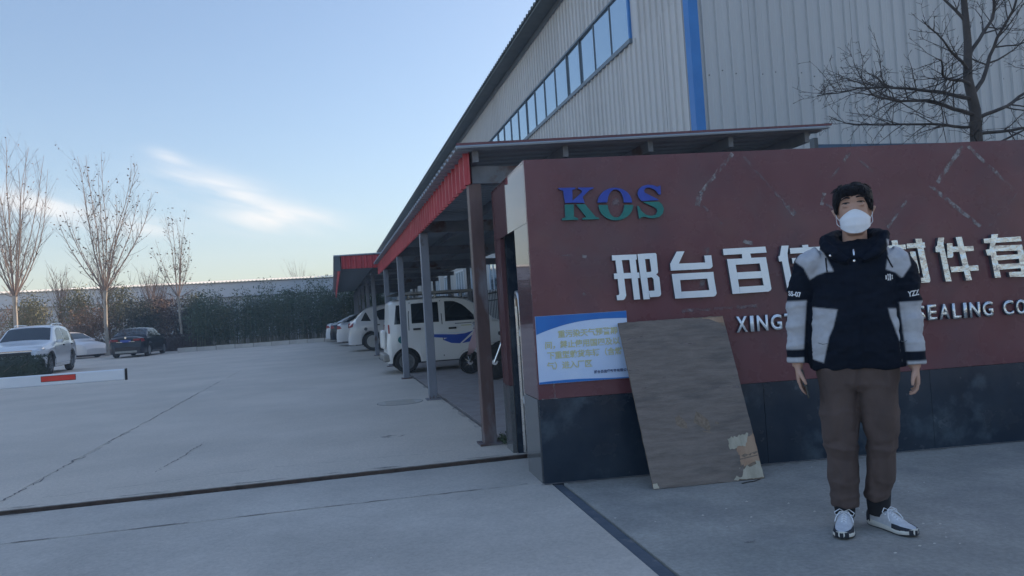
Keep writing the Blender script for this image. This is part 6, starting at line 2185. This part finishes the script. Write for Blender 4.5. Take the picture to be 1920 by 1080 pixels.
def shoe(label, heel, ang, laces_seed):
    sh = link('shoe', None, person)
    sh.location = (heel[0], heel[1], 0)
    sh.rotation_euler = (0, 0, ang)

    def P(t, s, z):
        w = interp(SOLE, t)
        return (s * w + .006 * math.sin(t * 3.1) * 1.0, -t * FL, z)
    mb = MB()
    rings = []
    for t in [0, .03, .08, .15, .25, .35, .45, .55, .65, .75, .82, .88, .93, .97, 1]:
        lift = .012 * max(0, t - .75) / .25 + .008 * max(0, .08 - t) / .08
        h = .038 - .006 * math.sin(math.pi * t) - .008 * t
        rings.append([P(t, s, z) for s, z in ((-.9, .001 + lift), (0, .001 + lift), (.9, .001 + lift), (1.06, .010 + lift), (1.05, h * .75 + lift), (.97, h + lift), (0, h + lift), (-.97, h + lift), (-1.05, h * .75 + lift), (-1.06, .010 + lift))])
    sole = mb.loft(rings).build('sole', 'shoe_sole', sh, 50)
    mb = MB()
    rings = []
    for t in [0, .03, .08, .15, .25, .35, .45, .55, .65, .75, .82, .88, .93, .97, 1]:
        lift = .012 * max(0, t - .75) / .25 + .008 * max(0, .08 - t) / .08
        rings.append([P(t, s, z + lift) for s, z in ((-.92, -.0005), (.92, -.0005), (1.07, .003), (.9, .005), (-.9, .005), (-1.07, .003))])
    mb.loft(rings).build('tread', 'shoe_navy', sole, 50)
    mb = MB()
    rings = []
    ts = [.004, .04, .10, .16, .22, .28, .34, .42, .50, .58, .66, .74, .82, .89, .95, .99]
    for t in ts:
        h = interp(UPH, t)
        lift = .012 * max(0, t - .75) / .25
        ring = []
        for k in range(13):
            q = math.pi * k / 12
            c, s = math.cos(q), math.sin(q)
            zz = .024 + lift + (h - .024) * (abs(s) ** .62)
            ring.append(P(t, .96 * math.copysign(abs(c) ** .62, c), zz))
        rings.append(ring)
    up = mb.loft(rings, cap=False, closed=False)
    n = 13
    up.add(rings[0], [tuple(range(n))])
    up.add(rings[-1], [tuple(range(n))[::-1]])
    upper = up.build('upper', 'shoe_mesh', sh, 60)
    # dark toe guard wrapping the front, heel counter
    for t0, t1, f, nm in ((.60, .985, lambda t: interp([(.60, .25), (.72, .45), (.82, .52), (.92, .62), (1, 1)], t), 'toe_guard'), (.006, .13, lambda t: .55, 'heel_counter')):
        mb = MB()
        for side in (-1, 1):
            def fn(u, v):
                t = lerp(t0, t1, u)
                h = interp(UPH, t)
                lift = .012 * max(0, t - .75) / .25
                q = v * f(t) * math.pi / 2
                c, s = math.cos(q), math.sin(q)
                x, y, z = P(t, .96 * side * abs(c) ** .62, .022 + lift + (h - .022) * (abs(s) ** .62))
                return (x + side * .0022 * c, y - (.002 if t0 > .3 else -.002), z + .0024 * s)
            mb.grid(fn, 12, 8)
        mb.build(nm, 'shoe_navy', upper, 60)
    # toe bumper
    mb = MB()
    mb.grid(lambda u, v: (lambda t_, s_: (P(t_, s_ * 1.09, 0)[0], P(t_, s_, 0)[1] - .003, .012 + .024 * v))(lerp(.94, 1.0, math.sin(math.pi * u)), math.cos(math.pi * u)), 14, 3)
    mb.build('toe_bumper', 'shoe_navy', sole, 60)
    # laces: crossed rows over the tongue and a bow
    mb = MB()
    for k in range(5):
        t = .40 + k * .052
        h = interp(UPH, t) + .002
        for a, b in ((-1, 1), (1, -1)):
            mb.tube([P(t, a * .50, h - .012), P(t + .018, 0, h + .002 - .05 * .018), P(t + .036, b * .50, interp(UPH, t + .036) - .010)], .0028, 5)
    mb.build('laces', 'shoe_lace', sh, 60)
    mb = MB()
    for s in (-1, 1):
        a = Vector(P(.40, 0, interp(UPH, .40) + .006))
        mb.tube([a, a + Vector((s * .022, .0, .010)), a + Vector((s * .046, -.012, -.004)), a + Vector((s * .040, -.022, -.016)), a + Vector((s * .012, -.012, -.004)), a], .0026, 5)
        mb.tube([a, a + Vector((s * .02, -.02, .002)), a + Vector((s * .038, -.040, -.022)), a + Vector((s * .043, -.052, -.040))], .0026, 5)
    mb.build('bow', 'shoe_lace', sh, 60)
    # tongue and collar
    MB().loft([[P(.34, s, .078 + .0 * k) for s in (-.5, 0, .5)] + [P(.30, s, .08) for s in (.5, 0, -.5)] for k in range(1)] +
              [[P(.33, s, .112) for s in (-.55, 0, .55)] + [P(.30, s, .112) for s in (.55, 0, -.55)], [P(.325, s, .122) for s in (-.4, 0, .4)] + [P(.305, s, .122) for s in (.4, 0, -.4)]]).build('tongue', 'shoe_mesh', sh, 60)
    MB().tube([P(.20, 0, .06), P(.215, 0, .12), P(.235, 0, .18)], [(.046, .052), (.052, .060), (.054, .062)], 16).build('sock', 'sock', sh, 60)
    return sh


shoe('near', (-.083, .095), R(-4), 1)
shoe('turned', (.030, .132), R(43), 2)

# phone in the hand
phone = thing('phone', 'dark mobile phone held in the hand beside the trouser leg', 'phone', (PX, PY, 0), -math.atan2(PX, PY))
ph = MB().box(-.0045, .0045, -.036, .036, -.074, .074).build('case', 'phone', phone, bevel=.003)
ph.location = (-.2215, -.036, .742)
ph.rotation_euler = (R(-6), R(-9), 0)
sc_ = MB().box(.0046, .0050, -.033, .033, -.070, .070).build('screen', 'car_glass', phone)
sc_.location = ph.location
sc_.rotation_euler = ph.rotation_euler

# ------------------------------------------------------------------ the hazy winter air
haze = MB().box(-160, 160, -60, 170, -1.4, 16.5).build('haze', None)
hm = bpy.data.materials.new('haze')
hm.use_nodes = True
hm.node_tree.nodes.remove(hm.node_tree.nodes['Principled BSDF'])
hv = hm.node_tree.nodes.new('ShaderNodeVolumePrincipled')
hv.inputs['Color'].default_value = (0.86, 0.93, 1.0, 1)
hv.inputs['Density'].default_value = 0.0026
hm.node_tree.links.new(hv.outputs[0], hm.node_tree.nodes['Material Output'].inputs['Volume'])
haze.data.materials.append(hm)
haze['kind'] = 'stuff'
haze['label'] = 'thin bluish haze hanging over the whole yard'
